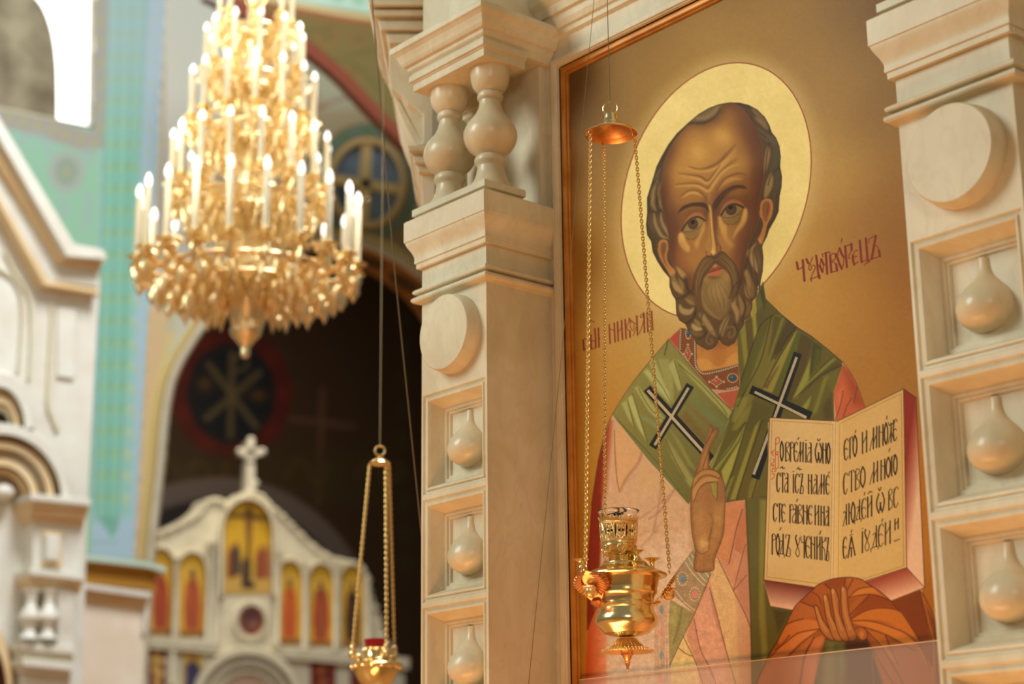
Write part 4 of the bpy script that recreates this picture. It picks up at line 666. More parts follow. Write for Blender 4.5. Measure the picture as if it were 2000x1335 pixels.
def front_lamp():
    YL = 2.95
    ax = lambda y: on_y(1227-(1308-y)*.0323, y, YL)
    base = ax(1150); X0, Y0 = base.x, base.y; k = 1/821.0
    z = lambda y: ax(y).z
    d = Vector((X0, Y0, 0)).normalized(); right = Vector((-d.y, d.x, 0)); right = Vector((.69, .72, 0)); away = Vector((-.72, .69, 0))
    root = empty('hanging_oil_lamp', (X0, Y0, z(1308))); tag(root, 'polished brass oil lamp with winged brackets hanging on three chains in front of the icon', 'oil lamp')
    O = (X0, Y0, 0)
    P = lambda L: [(r*k, z(y)) for r, y in L]
    body = [(14, 1244), (17, 1243), (30, 1241), (44, 1236), (50, 1229), (56, 1223), (60, 1217), (61, 1212), (60, 1205), (57, 1199), (54, 1193), (53, 1188), (55, 1185), (56, 1182), (55.5, 1179), (54, 1176), (54.5, 1170), (56, 1165), (58.5, 1161), (61, 1159), (61.5, 1156), (61, 1153), (62, 1147), (64, 1138), (66, 1130), (70, 1126.5)]
    MB().lathe(P(body), O, 'Z', 64).build('bowl', BRASS, root, True, angle=28)
    lid = [(68, 1127), (76, 1127), (80.5, 1126.5), (82, 1124.5), (81, 1122), (78, 1120.5), (76, 1120), (74, 1118.5), (66, 1114), (58, 1111), (50, 1107.5), (46, 1104), (44, 1101.5), (43.5, 1100), (41, 1098.5), (38, 1095.5), (34, 1092), (32, 1089.5), (31, 1088), (30, 1086.5), (27, 1086)]
    MB().lathe(P(lid), O, 'Z', 64).build('lid', BRASS, root, True, angle=25)
    CO = Vector((X0, Y0, 0)); X0, Y0 = (CO-right*10.5*k).x, (CO-right*10.5*k).y; O2 = (X0, Y0, 0)
    hold = [(20, 1087), (24, 1085), (27, 1083), (30, 1079), (32.5, 1074), (33.5, 1070), (34, 1068.5), (35.5, 1068), (35.5, 1066.5), (34, 1066), (33.5, 1064), (34.5, 1062), (34.5, 1059.5), (33.5, 1058.5)]
    MB().lathe(P(hold), O2, 'Z', 48, True).build('cup_holder', BRASS, root, True, angle=25)
    # pierced gallery: arcade of loops between two rings, zigzag crown
    g = MB(); za, zb = z(1058), z(1022); ra, rb = 33.5*k, 36.5*k
    def cyl(a, t): r = ra+(rb-ra)*t; return Vector((X0+r*math.cos(a), Y0+r*math.sin(a), za+(zb-za)*t))
    for t, rr in ((0, .0026), (.07, .0022), (.94, .0024), (1.0, .0026)): g.tube([cyl(2*PI*i/48, t) for i in range(48)], rr, 6, True)
    nb = 10
    for i in range(nb):
        a0 = 2*PI*i/nb; w = 2*PI/nb
        for sgn in (-1, 1):
            g.tube([cyl(a0+sgn*w*(.06+.30*math.sin(PI*q/8)*(1 if q < 5 else .9)), .04+.92*q/8) for q in range(9)], .0026, 5)
            g.tube([cyl(a0+sgn*w*(.44-.10*math.sin(PI*q/8)), .04+.92*q/8) for q in range(9)], .0024, 5)
            g.tube([cyl(a0+sgn*w*(.20+.10*math.cos(2*PI*q/10)), .28+.13*math.sin(2*PI*q/10)) for q in range(10)], .0022, 5, True)
            g.tube([cyl(a0+sgn*w*(.20+.10*math.cos(2*PI*q/10)), .70+.13*math.sin(2*PI*q/10)) for q in range(10)], .0022, 5, True)
        g.tube([cyl(a0, .05), cyl(a0, .95)], .0014, 5)
    g.build('pierced_gallery', BRASS_ROUGH, root, True)
    cr = MB(); n = 26; zt = z(1010); L0 = []; L1 = []
    for i in range(2*n):
        a = PI*i/n; L0.append((X0+rb*math.cos(a), Y0+rb*math.sin(a), zb)); q = 1.10 if i % 2 else 1.03; h = zt if i % 2 else zb+.35*(zt-zb)
        L1.append((X0+rb*q*math.cos(a), Y0+rb*q*math.sin(a), h))
    cr.loops([L0, L1, [(X0+(x-X0)*.97, Y0+(y-Y0)*.97, zz) for x, y, zz in L1], [(X0+(x-X0)*.97, Y0+(y-Y0)*.97, zz) for x, y, zz in L0]], False, False)
    cr.build('zigzag_crown', BRASS_ROUGH, root)
    ho = MB()
    for i in range(6):
        a = 2*PI*i/6+.4; c = Vector((X0+33.2*k*math.cos(a), Y0+33.2*k*math.sin(a), z(1073.5))); n_ = Vector((math.cos(a), math.sin(a), -.25)).normalized()
        ho.torus(c, .0085, .0012, n_); u = n_.orthogonal().normalized(); w = n_.cross(u)
        for q in (u, w): ho.tube([c-q*.0085, c+q*.0085], .0011, 5)
    ho.build('cross_rosettes', BRASS_ROUGH, root, True)
    gl = [(26, 1066), (31, 1050), (33, 1030), (34, 1014), (37, 1004), (41.5, 998.5), (42, 997.5), (40.8, 998), (36, 1004), (32.8, 1014), (31.8, 1030), (29.8, 1050), (25, 1064)]
    MB().lathe(P(gl), O2, 'Z', 48, False).build('glass_cup', GLASS, root, True, angle=60)
    MB().lathe(P([(.1, 1061), (26, 1060), (30.5, 1040), (31, 1022), (.1, 1021)]), O2, 'Z', 40, False).build('lamp_oil', mat('dark_amber_oil', srgb(92, 48, 18), .15), root, True)
    f = MB(); zc = z(1003); f.torus((X0, Y0, zc), .012, .0016, (0, 0, 1), 16, 6)
    f.tube([(X0-.01*right.x, Y0-.01*right.y, zc-.004), Vector((X0, Y0, zc+.004))+right*.012, Vector((X0, Y0, zc+.012))+right*.034], .0016, 6)
    f.tube([Vector((X0, Y0, zc-.002))-right*.028, Vector((X0, Y0, zc+.006))+right*.004, Vector((X0, Y0, zc+.010))-right*.002], .0014, 6); f.tube([Vector((X0, Y0, zc-.02)), Vector((X0, Y0, zc+.014))], .0012, 6)
    f.build('wick_float', DARKW, root, True)
    X0, Y0 = CO.x, CO.y
    # foot: fluted cone dish and finial
    MB().lathe(P([(10, 1247), (16, 1246.5), (18, 1247.5), (19, 1250), (24, 1256), (30, 1261), (37, 1265), (44, 1268), (49, 1270.5), (51.5, 1272), (50.5, 1273), (44, 1270.5), (30, 1264), (12, 1256)]), O, 'Z', 56).build('drip_dish', BRASS_ROUGH, root, True, angle=50)
    fl = MB()
    for i in range(28):
        a = 2*PI*i/28; fl.tube([(X0+r*k*math.cos(a), Y0+r*k*math.sin(a), z(y)) for r, y in ((17, 1246.5), (24, 1255.2), (32, 1261.6))], [.0016, .0018, .0010], 5)
    for r, y, q in ((41, 1266.4, 36), (49.5, 1270.4, 48)):
        for i in range(q): a = 2*PI*i/q; fl.ball((X0+r*k*math.cos(a), Y0+r*k*math.sin(a), z(y)), .0018, 6)
    fl.build('fluting', BRASS_ROUGH, root, True)
    MB().lathe(P([(13, 1262), (12.8, 1270), (12.4, 1277), (12, 1278.5), (10, 1279.5), (8.5, 1283), (6, 1288), (4.6, 1290), (5.8, 1291.5), (6, 1293), (4.6, 1294.5), (4.5, 1297), (3.4, 1300), (2.2, 1305), (2.3, 1307), (1.2, 1308.5), (.05, 1308.8)]), O, 'Z', 28).build('finial', BRASS_WARM, root, True, angle=30)
    # canopy
    cx = ax(260); Oc = (cx.x, cx.y, 0); zc_ = lambda y: on_y(1193, y, YL).z; kc = 1/838.0
    Pc = lambda L: [(r*kc, zc_(y)) for r, y in L]
    MB().lathe(Pc([(.05, 222.6), (8, 222), (13, 223), (14, 225), (15, 231), (17, 237), (21, 242), (28, 246.5), (37, 250.5), (46, 254.5), (53, 258.5), (56, 261), (56.5, 262.5)]), Oc, 'Z', 64, False).build('canopy', mat('pale_brass', (0.86, 0.68, 0.36, 1), 0.22, 1.0), root, True, angle=50)
    MB().lathe(Pc([(56.5, 262.5), (55, 262.6), (52, 260.5), (45, 256.8), (43, 257), (36, 253), (34, 253.4), (24, 248), (10, 244), (.05, 243)]), Oc, 'Z', 64, False).build('canopy_lining', BRASS_WARM, root, True, angle=20)  # brass underside, its warm reflection put into the colour
    rg = MB(); rg.torus((cx.x, cx.y, zc_(211)), 15.5*kc, .0016, away+right*.15, 28, 6); rg.build('top_ring', BRASS, root, True)
    # chains and the winged brackets
    zr = z(1117); zcb = zc_(262)
    for (lx, aw, tl, ta), face in (((.90, .05, .93, .1), 1), ((-.80, -.50, -.80, -.35), 1), ((-.42, .86, -.30, .88), 0)):
        dirv = (right*lx+away*aw).normalized(); top = Vector((cx.x, cx.y, zcb))+(right*tl+away*ta)*54.5*kc; bot = Vector((X0, Y0, z(1113)))+(right*lx+away*aw)*96*k
        ch = MB(); chain_mesh(ch, top+Vector((0, 0, -.006)), bot+Vector((0, 0, .006)), .0078, .0045, .0013); ch.build('chain', CHAIN, root, True)
        r2 = MB(); r2.torus(top, .0062, .0011, dirv.cross(Vector((0, 0, 1))), 16, 6); r2.build('chain_ring', BRASS, root, True); r2 = MB(); r2.torus(bot+Vector((0, 0, -.002)), .0068, .0013, dirv, 16, 6); r2.build('chain_ring', BRASS, root, True)
        # winged head: two feathered wings swept down along the bowl, a head in the middle
        fdir = (right*-.42-away*.90).normalized() if lx < -.6 else dirv; side = fdir.cross(Vector((0, 0, 1))).normalized(); n_ = (fdir+Vector((0, 0, -.75))).normalized(); upv = n_.cross(side).normalized()
        if upv.z < 0: upv = -upv
        cc = Vector((X0, Y0, z(1152)))+dirv*(72 if lx < -.6 else 79)*k+(fdir*.012 if lx < -.6 else Vector())
        wm = MB()
        for s in (-1, 1):
            for row in range(3):
                nf = 9-row
                for i in range(nf):
                    f = i/(nf-1); a = cc+upv*(.036-.046*f)+side*s*(.004+.033*math.sin(PI*(.15+.75*f)))*(.7+.3*row/2)+n_*(.003-.0035*row)
                    out = (side*s*(.75+.3*f)-upv*(.2+.8*f)).normalized(); L = .017-.003*row
                    wv = n_.cross(out).normalized(); pts = []
                    for q, w_ in ((-.35, .0024), (.2, .0040), (.75, .0038), (1.0, .0012)): pts.append((a+out*L*q, w_))
                    wm.loops([[tuple(c_+wv*w_), tuple(c_+n_*.0016), tuple(c_-wv*w_), tuple(c_-n_*.001)] for c_, w_ in pts])
        plate = [cc+upv*.044-n_*.004]+[cc+upv*(.035-.075*q/6)+side*(.030*math.sin(PI*(.2+.7*q/6)))-n_*.005 for q in range(7)]+[cc-upv*.052-n_*.006]+[cc+upv*(.035-.075*q/6)-side*(.030*math.sin(PI*(.2+.7*q/6)))-n_*.005 for q in range(6, -1, -1)]
        wm.prism(plate, n_*.003)
        bk = wm.build('winged_bracket', BRASS_WARM if lx < 0 else BRASS_ROUGH, root)  # left brackets take the tinted brass to paint their orange light
        hm = MB(); hc = cc-upv*.004+n_*.009
        L = []
        for q in range(9):
            th = PI*q/8; rr = .0135*math.sin(th)+1e-5; c_ = hc+upv*(.0165*math.cos(th))
            L.append([tuple(c_+side*rr*math.cos(t)+n_*(rr*math.sin(t)*(1.15 if math.sin(t) > 0 else .7)+(.0035*math.exp(-((th-1.75)/.22)**2)*max(0, math.cos(t-PI/2))**8))) for t in [2*PI*w/16 for w in range(16)]])
        hm.loops(L, False, False)
        for s in (-1, 1):
            for q in range(6): hm.ball(hc+upv*(.012-.004*q)+side*s*(.011+.002*math.sin(q*1.7))+n_*(.002), .0042, 8)
        for q in range(5): hm.ball(hc+upv*.0145+side*(-.009+.0045*q)+n_*.006, .0042, 8)
        hm.build('curly_head', BRASS_ROUGH, bk, True)
        tip = MB(); tip.loops([[tuple(cc-upv*(.032+.026*q)+n_*(.004-.012*q)+side*w_*math.cos(t)+n_*.004*math.sin(t)) for t in [2*PI*w/10 for w in range(10)]] for q, w_ in ((0, .010), (.35, .016), (.7, .014), (1, .003))]); tip.build('leaf_tip', BRASS_WARM if lx < 0 else BRASS_ROUGH, bk, True)
    for a_, y_, rr in ((right*.95+away*.15, 1106, 54), (-right*.95-away*.1, 1107, 86), (right*.5-away*.75, 1096, 40)):
        c0 = Vector((X0, Y0, 0))+a_.normalized()*rr*k; zz = z(y_)
        sp = MB(); sp.lathe([(.005, -.012), (.0045, -.004), (.006, 0), (.0045, .004), (.0062, .010), (.0075, .013), (.014, .0165), (.0185, .0185), (.0188, .0198), (.012, .0190), (.001, .0182)], (c0.x, c0.y, zz), 'Z', 24); sp.build('candle_cup', BRASS, root, True, angle=40)
    top = Vector((cx.x, cx.y, zc_(195)))
    wire_thing('suspension_wire', [top, (cx.x, cx.y, 3.4)], .0011, 'thin wire holding up the brass lamp in front of the icon')
    return root
front_lamp()
a, b = on_y(1164, -40, 3.12), on_y(1137, 245, 3.12); c_, d_ = on_y(1110, 560, 3.12), on_y(1028, 1380, 3.12)
wire_thing('hoisting_cord', [a, b, c_, d_], .0009, 'slack thin cord running down beside the left edge of the icon')
def red_lamp():
    def at(x, y, dep): dd = ray(x, y); return Vector(dd*dep)
    D = 6.3; C0 = at(735, 1300, D); X0, Y0 = C0.x, C0.y; k = D/F_PX
    hd = math.hypot(X0, Y0); z = lambda y: (lambda r: r[2]/math.hypot(r[0], r[1])*hd)(ray(737, y))
    dn = Vector((X0, Y0, 0)).normalized(); right = Vector((dn.y, -dn.x, 0)); away = dn
    root = empty('hanging_oil_lamp', (X0, Y0, z(1345))); tag(root, 'smaller brass oil lamp with red glass hanging in the dark archway left of the pilaster', 'oil lamp')
    O = (X0, Y0, 0); P = lambda L: [(r*k, z(y)) for r, y in L]
    MB().lathe(P([(6, 1352), (16, 1345), (26, 1338), (35, 1328), (41, 1318), (45, 1309), (46, 1305), (51, 1300), (52, 1297), (50, 1295), (46, 1294), (38, 1292), (30, 1288), (26, 1283), (24, 1277), (23, 1270), (25, 1266), (24, 1264)]), O, 'Z', 40).build('bowl', BRASS, root, True, angle=30)
    g = MB()
    for i in range(12): a = 2*PI*i/12; g.ball((X0+24*k*math.cos(a), Y0+24*k*math.sin(a), z(1270)), .008, 8, 1.3)
    g.build('beaded_rim', BRASS_ROUGH, root, True); g = MB()
    for i in range(16): a = 2*PI*i/16; g.ball((X0+48*k*math.cos(a), Y0+48*k*math.sin(a), z(1303)), .008, 8)
    g.build('beaded_rim', BRASS_ROUGH, root, True)
    MB().lathe(P([(.1, 1264), (20, 1266), (22.5, 1258), (24, 1248), (22.8, 1248), (21, 1258), (18, 1263), (.1, 1262)]), O, 'Z', 32, False).build('red_glass', RUBY, root, True)
    top = at(743, 905, D); zt = z(903); cx, cy = X0+right.x*3*k, Y0+right.y*3*k
    MB().lathe([(.001, zt+.022), (.012, zt+.020), (.02, zt+.012), (.034, zt+.004), (.040, zt-.004), (.037, zt-.006), (.02, zt+.004), (.001, zt+.008)], (cx, cy, 0), 'Z', 28).build('canopy', BRASS, root, True)
    r = MB(); r.torus((cx, cy, z(880)), 10*k, 2.2*k, away, 24, 8); r.build('top_ring', BRASS_ROUGH, root, True)
    for lx, aw, tl in ((-.98, 0, -1), (.42, -.6, .62), (.75, .6, .95)):
        t0 = Vector((cx, cy, zt-.004))+right*tl*20*k+away*aw*12*k; b0 = Vector((X0, Y0, z(1258)))+right*lx*47*k+away*aw*45*k
        ch = MB(); chain_mesh(ch, t0, b0, .0105, .0062, .0021, 0, 8, 5); ch.build('chain', CHAIN, root, True)
        e = MB(); e.ball(b0+Vector((0, 0, -.012)), .012, 10, 1.4); e.ball(b0+Vector((0, 0, -.034)), .016, 10, 1.2); e.ball(Vector((X0, Y0, z(1283)))+right*lx*36*k+away*aw*34*k, .014, 10); e.build('bracket', BRASS_ROUGH, root, True)
    wire_thing('suspension_wire', [(cx, cy, z(869)), (cx, cy, z(-60))], .0022, 'thin wire holding up the red glass lamp in the archway')
    e0 = at(820, 1010, 5.5); e1 = at(768, 500, 5.5); e2 = at(722, -60, 5.5); eb = e0+(e0-e1)*((e0.z+1.6)/(e1.z-e0.z))
    wire_thing('hoisting_cord', [eb, e0, e1, e2], .0022, 'slanting thin cord behind the left pilaster, above the red glass lamp')
red_lamp()
# ---------------------------------------------------------------- tiered gilt chandelier
GOLDC = mat('gilt_chandelier', (1.0, 0.86, 0.54, 1), 0.32, 1.0, noise=(1.0, 0.76, 0.40, 1), scale=30, bump=0.25)
CANDLE = mat('ivory_candle_sleeve', srgb(226, 214, 184), 0.45)
BULB = mat('lit_candle_bulb', (1, .97, .9, 1), 0.3, emit=(1, .96, .90, 1), estr=1.3)
def chandelier():
    D = 9.5; k = D/F_PX
    def at(x, y): r = ray(x, y); h = math.hypot(HX, HY); q = math.hypot(r[0], r[1]); return r[2]/q*h
    r0 = ray(488, 400)*D; HX, HY = float(r0[0]), float(r0[1]); z = lambda y: at(478+(695-y)*.029, y)
    root = empty('chandelier', (HX, HY, z(700))); tag(root, 'large gilt many-tiered chandelier with white electric candles hanging before the dark archway', 'chandelier')
    O = (HX, HY, 0); P = lambda L: [(r*k, z(y)) for r, y in L]
    MB().lathe(P([(.2, 700), (7, 697), (10, 690), (9, 682), (12, 674), (20, 664), (29, 654), (31, 645), (26, 635), (22, 625), (27, 610), (34, 596), (36, 580), (30, 566), (34, 552), (44, 538), (48, 520), (40, 500), (28, 480), (24, 440), (34, 420), (36, 400), (24, 380), (22, 340), (34, 320), (36, 300), (22, 280), (20, 230), (30, 210), (30, 190), (18, 170), (18, 120), (28, 100), (28, 80), (16, 60), (16, 10), (26, -10), (26, -30), (12, -50), (12, -110), (20, -130), (8, -150), (4, -300)]), O, 'Z', 28).build('stem', GOLDC, root, True, angle=30)
    # tiers: radius, flame height near side, candle length, count, phase
    tiers = ((212, 300, 140, 20, .45), (152, 208, 108, 16, .30), (122, 98, 100, 14, .05), (96, 18, 88, 12, .2), (72, -62, 80, 8, 0))
    tilt = .37
    vtop = Vector((-HX, -HY, 0)).normalized()
    for ti, (R, yn, cl, n, ph) in enumerate(tiers):
        zf = z(yn+R*tilt); Lc = (z(yn)-z(yn+cl)); Rm = R*k; zc = zf-Lc; s = Rm/(212*k)
        # one arm, pointing along +x, reused round the ring
        a = MB(); dz = (46 if ti == 0 else 60)*k*(.55+.45*s)
        cur = [(.03, -.35*dz), (.25*Rm, -.95*dz), (.55*Rm, -1.02*dz), (.85*Rm, -.62*dz), (Rm, -.12*dz)]
        pts = []
        for i in range(len(cur)-1):
            p0 = cur[max(i-1, 0)]; p1 = cur[i]; p2 = cur[i+1]; p3 = cur[min(i+2, len(cur)-1)]
            for q in range(5):
                t = q/5; pts.append(tuple(.5*(2*p1[d]+(p2[d]-p0[d])*t+(2*p0[d]-5*p1[d]+4*p2[d]-p3[d])*t*t+(3*p1[d]-p0[d]-3*p2[d]+p3[d])*t**3) for d in (0, 1)))
        pts.append(cur[-1]); a.tube([(x, 0, zz) for x, zz in pts], [.016*(.6+.4*s)]*len(pts), 8)
        def scroll(x0, z0, r0_, dirn, turns=1.35, y=0, tw=.012):
            q = [(x0+dirn*(r0_*(1-.62*t)*math.cos(PI+2*PI*turns*t)+r0_), y*(1+.3*t), z0+r0_*(1-.62*t)*math.sin(PI+2*PI*turns*t)) for t in [i/16 for i in range(17)]]
            a.tube(q, [tw*(1-.55*i/16) for i in range(17)], 6); a.ball(q[-1], tw*1.5, 8)
        for x0, z0, rr, dn in ((.30*Rm, -.98*dz, .050, 1), (.62*Rm, -1.0*dz, .058, 1), (.88*Rm, -.55*dz, .045, 1), (.55*Rm, -.75*dz, .045, -1), (.78*Rm, -.80*dz, .040, -1), (.40*Rm, -.60*dz, .05, 1)):
            scroll(x0, z0, rr*(.55+.5*s), dn)
        # hanging leaf pendants under the arm and on the outer curve
        for x0, z0, L in ((.98*Rm, -.45*dz, .10), (.80*Rm, -.98*dz, .12), (.52*Rm, -1.25*dz, .13), (.28*Rm, -1.2*dz, .11), (.66*Rm, -1.35*dz, .08)):
            L *= .5+.5*s; a.loops([[(x0+w*math.cos(t), w*.6*math.sin(t), z0-L*q) for t in [2*PI*e/8 for e in range(8)]] for q, w in ((-.1, .006), (.15, .022*s+.008), (.45, .030*s+.006), (.75, .016), (1, .003))])
        for sgn in (-1, 1):
            for x0, z0 in ((.9*Rm, -.3*dz), (.7*Rm, -.85*dz), (.45*Rm, -.95*dz), (.95*Rm, -.62*dz)):
                a.loops([[(x0+.02*q*e, sgn*(.01+.055*q*s+.01*q), z0+.03*math.sin(3*q)-.02*q+w*math.sin(t)) if False else (x0+w*math.cos(t), sgn*(.01+.06*q*s), z0+.05*s*math.sin(2.6*q)+w*.4*math.sin(t)) for t in [2*PI*e2/7 for e2 in range(7)]] for q, w, e in ((0, .008, 0), (.4, .022, 0), (.75, .018, 0), (1, .004, 0))])
        # drip pan and candle cup
        a.lathe([(.008, -.13*dz), (.012, -.10*dz), (.010, -.07*dz), (.030*(.6+.4*s), -.045*dz), (.050*(.6+.4*s), -.01*dz), (.052*(.6+.4*s), 0), (.022, -.004), (.018, .006), (.024, .020), (.020, .024)], (Rm, 0, 0), 'Z', 16)
        a.lathe([(.012, -.42*dz), (.026, -.35*dz), (.030, -.28*dz), (.018, -.2*dz), (.012, -.13*dz)], (Rm, 0, 0), 'Z', 12)
        cm = MB(); cr = .0155*(.75+.25*s)*1.12; cm.lathe([(cr, .012), (cr, Lc*.80), (cr*.9, Lc*.805)], (Rm, 0, 0), 'Z', 12)
        bm_ = MB(); h = Lc*.2; bm_.lathe([(cr*.62, Lc*.80), (cr*.85, Lc*.80+h*.15), (cr*1.12, Lc*.80+h*.36), (cr*.98, Lc*.80+h*.6), (cr*.5, Lc*.80+h*.85), (.001, Lc*.80+h)], (Rm, 0, 0), 'Z', 12)
        arm0 = a.build('arm', GOLDC, None, True, angle=45); c0 = cm.build('candle', CANDLE, None, True); b0 = bm_.build('candle_bulb', BULB, None, True)
        for i in range(n):
            an = 2*PI*(i+ph)/n+math.atan2(-HY, -HX)
            o = arm0 if i == 0 else arm0.copy(); cc = c0 if i == 0 else c0.copy(); bb = b0 if i == 0 else b0.copy()
            for q in ((o, cc, bb) if i else ()): COL.objects.link(q)
            o.parent = root; o.location = (0, 0, zc-root.location.z); o.rotation_euler = (0, 0, an); cc.parent = o; bb.parent = o
        for i in range(4):
            ld = bpy.data.lights.new('candle_light', 'POINT'); ld.energy = 2.4*(R/212)+.6; ld.color = (1, .90, .72); ld.shadow_soft_size = .06; lo = bpy.data.objects.new('candle_light', ld); COL.objects.link(lo)
            an = PI/2*i+.6+ti; lo.location = (HX+(Rm+.12)*math.cos(an), HY+(Rm+.12)*math.sin(an), zf-.05)
        rg = MB(); rg.torus((HX, HY, zc-.62*dz), Rm*.86, .012, (0, 0, 1), 64, 6); rg.torus((HX, HY, zc-.95*dz), Rm*.55, .014, (0, 0, 1), 48, 6); rg.build('tier_ring', GOLDC, root, True)
chandelier()
# ---------------------------------------------------------------- the church behind: painted walls, archway, side iconostasis, white icon case
def fresco(name, c, X, inside, mt_rough=.7, parent=None, thick=0.0, off=(0, 0, 0)):
    """a canvas of pigment laid on the wall plane X; inside(x, y) keeps the cells that belong to the wall"""
    H, Wd = c.im.shape[:2]; Xg, Yg = np.meshgrid(c.xs, c.ys)
    d = np.stack([(Xg-1000)/F_PX, -(Yg-667.5)/F_PX, np.ones_like(Xg)], -1) @ CAM; P = (d*(X/d[..., :1])).reshape(-1, 3)
    idx = np.arange(H*Wd).reshape(H, Wd); q = np.stack([idx[:-1, :-1], idx[1:, :-1], idx[1:, 1:], idx[:-1, 1:]], -1).reshape(-1, 4)
    k = inside(Xg[:-1, :-1]+c.ps/2, Yg[:-1, :-1]+c.ps/2).reshape(-1); q = q[k]; used = np.unique(q); rm = np.full(H*Wd, -1); rm[used] = np.arange(len(used)); q = rm[q]
    me = bpy.data.meshes.new(name); me.from_pydata(P[used].tolist(), [], q.tolist()); me.update()
    col = np.clip(c.im.reshape(-1, 3)[used], 0, 1); lin = np.where(col <= .04045, col/12.92, ((col+.055)/1.055)**2.4)
    at = me.color_attributes.new('pigment', 'FLOAT_COLOR', 'POINT'); at.data.foreach_set('color', np.c_[lin, np.ones(len(lin))].astype(np.float32).ravel())
    m = bpy.data.materials.get('fresco_pigment')
    if m is None:
        m = bpy.data.materials.new('fresco_pigment'); m.use_nodes = True; nt = m.node_tree; b = nt.nodes['Principled BSDF']; a = nt.nodes.new('ShaderNodeVertexColor'); a.layer_name = 'pigment'; nt.links.new(a.outputs[0], b.inputs['Base Color']); b.inputs['Roughness'].default_value = mt_rough
    me.materials.append(m); o = bpy.data.objects.new(name, me); COL.objects.link(o)
    if parent is not None: o.parent = parent; o.matrix_parent_inverse = Matrix.Translation(-Vector(parent.location))
    return o
def poly_px(mb, pts, X, depth, pr=0.0):
    """pixel outline on the plane X+pr, extruded back (towards -X) to real thickness"""
    mb.prism([on_x(x, y, X+pr) for x, y in pts], (-depth, 0, 0)); return mb
def curve(pts, n=6):
    p = np.array(pts, float); out = []
    for i in range(len(p)-1):
        a, b, c, d = p[max(i-1, 0)], p[i], p[i+1], p[min(i+2, len(p)-1)]
        for k in range(n): t = k/n; out.append(tuple(.5*((2*b)+(c-a)*t+(2*a-5*b+4*c-d)*t*t+(3*b-a-3*c+d)*t**3)))
    out.append(tuple(p[-1])); return out
def offset(pts, d):
    p = np.array(pts, float); t = np.gradient(p, axis=0); n = np.c_[t[:, 1], -t[:, 0]]/np.hypot(t[:, 0], t[:, 1])[:, None]; return [tuple(q) for q in p+n*d]
WHITEM = mat('white_marble', srgb(224, 222, 212), 0.4, noise=srgb(214, 208, 192), scale=4)
WARMM = mat('warm_shade_marble', srgb(226, 202, 162), 0.4, noise=srgb(222, 190, 140), scale=4)  # on the icon case this beige paints shading under white mouldings
CREAMS = mat('cream_stone', srgb(222, 214, 188), 0.6, noise=srgb(206, 196, 168), scale=5)
GILTW = mat('gilt_cornice', srgb(186, 132, 48), 0.4, 0.3)
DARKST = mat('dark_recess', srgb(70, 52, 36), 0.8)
XG, XA, XI, XB = -19.0, -19.6, -23.0, -28.0       # green wall, arch wall, side iconostasis, apse
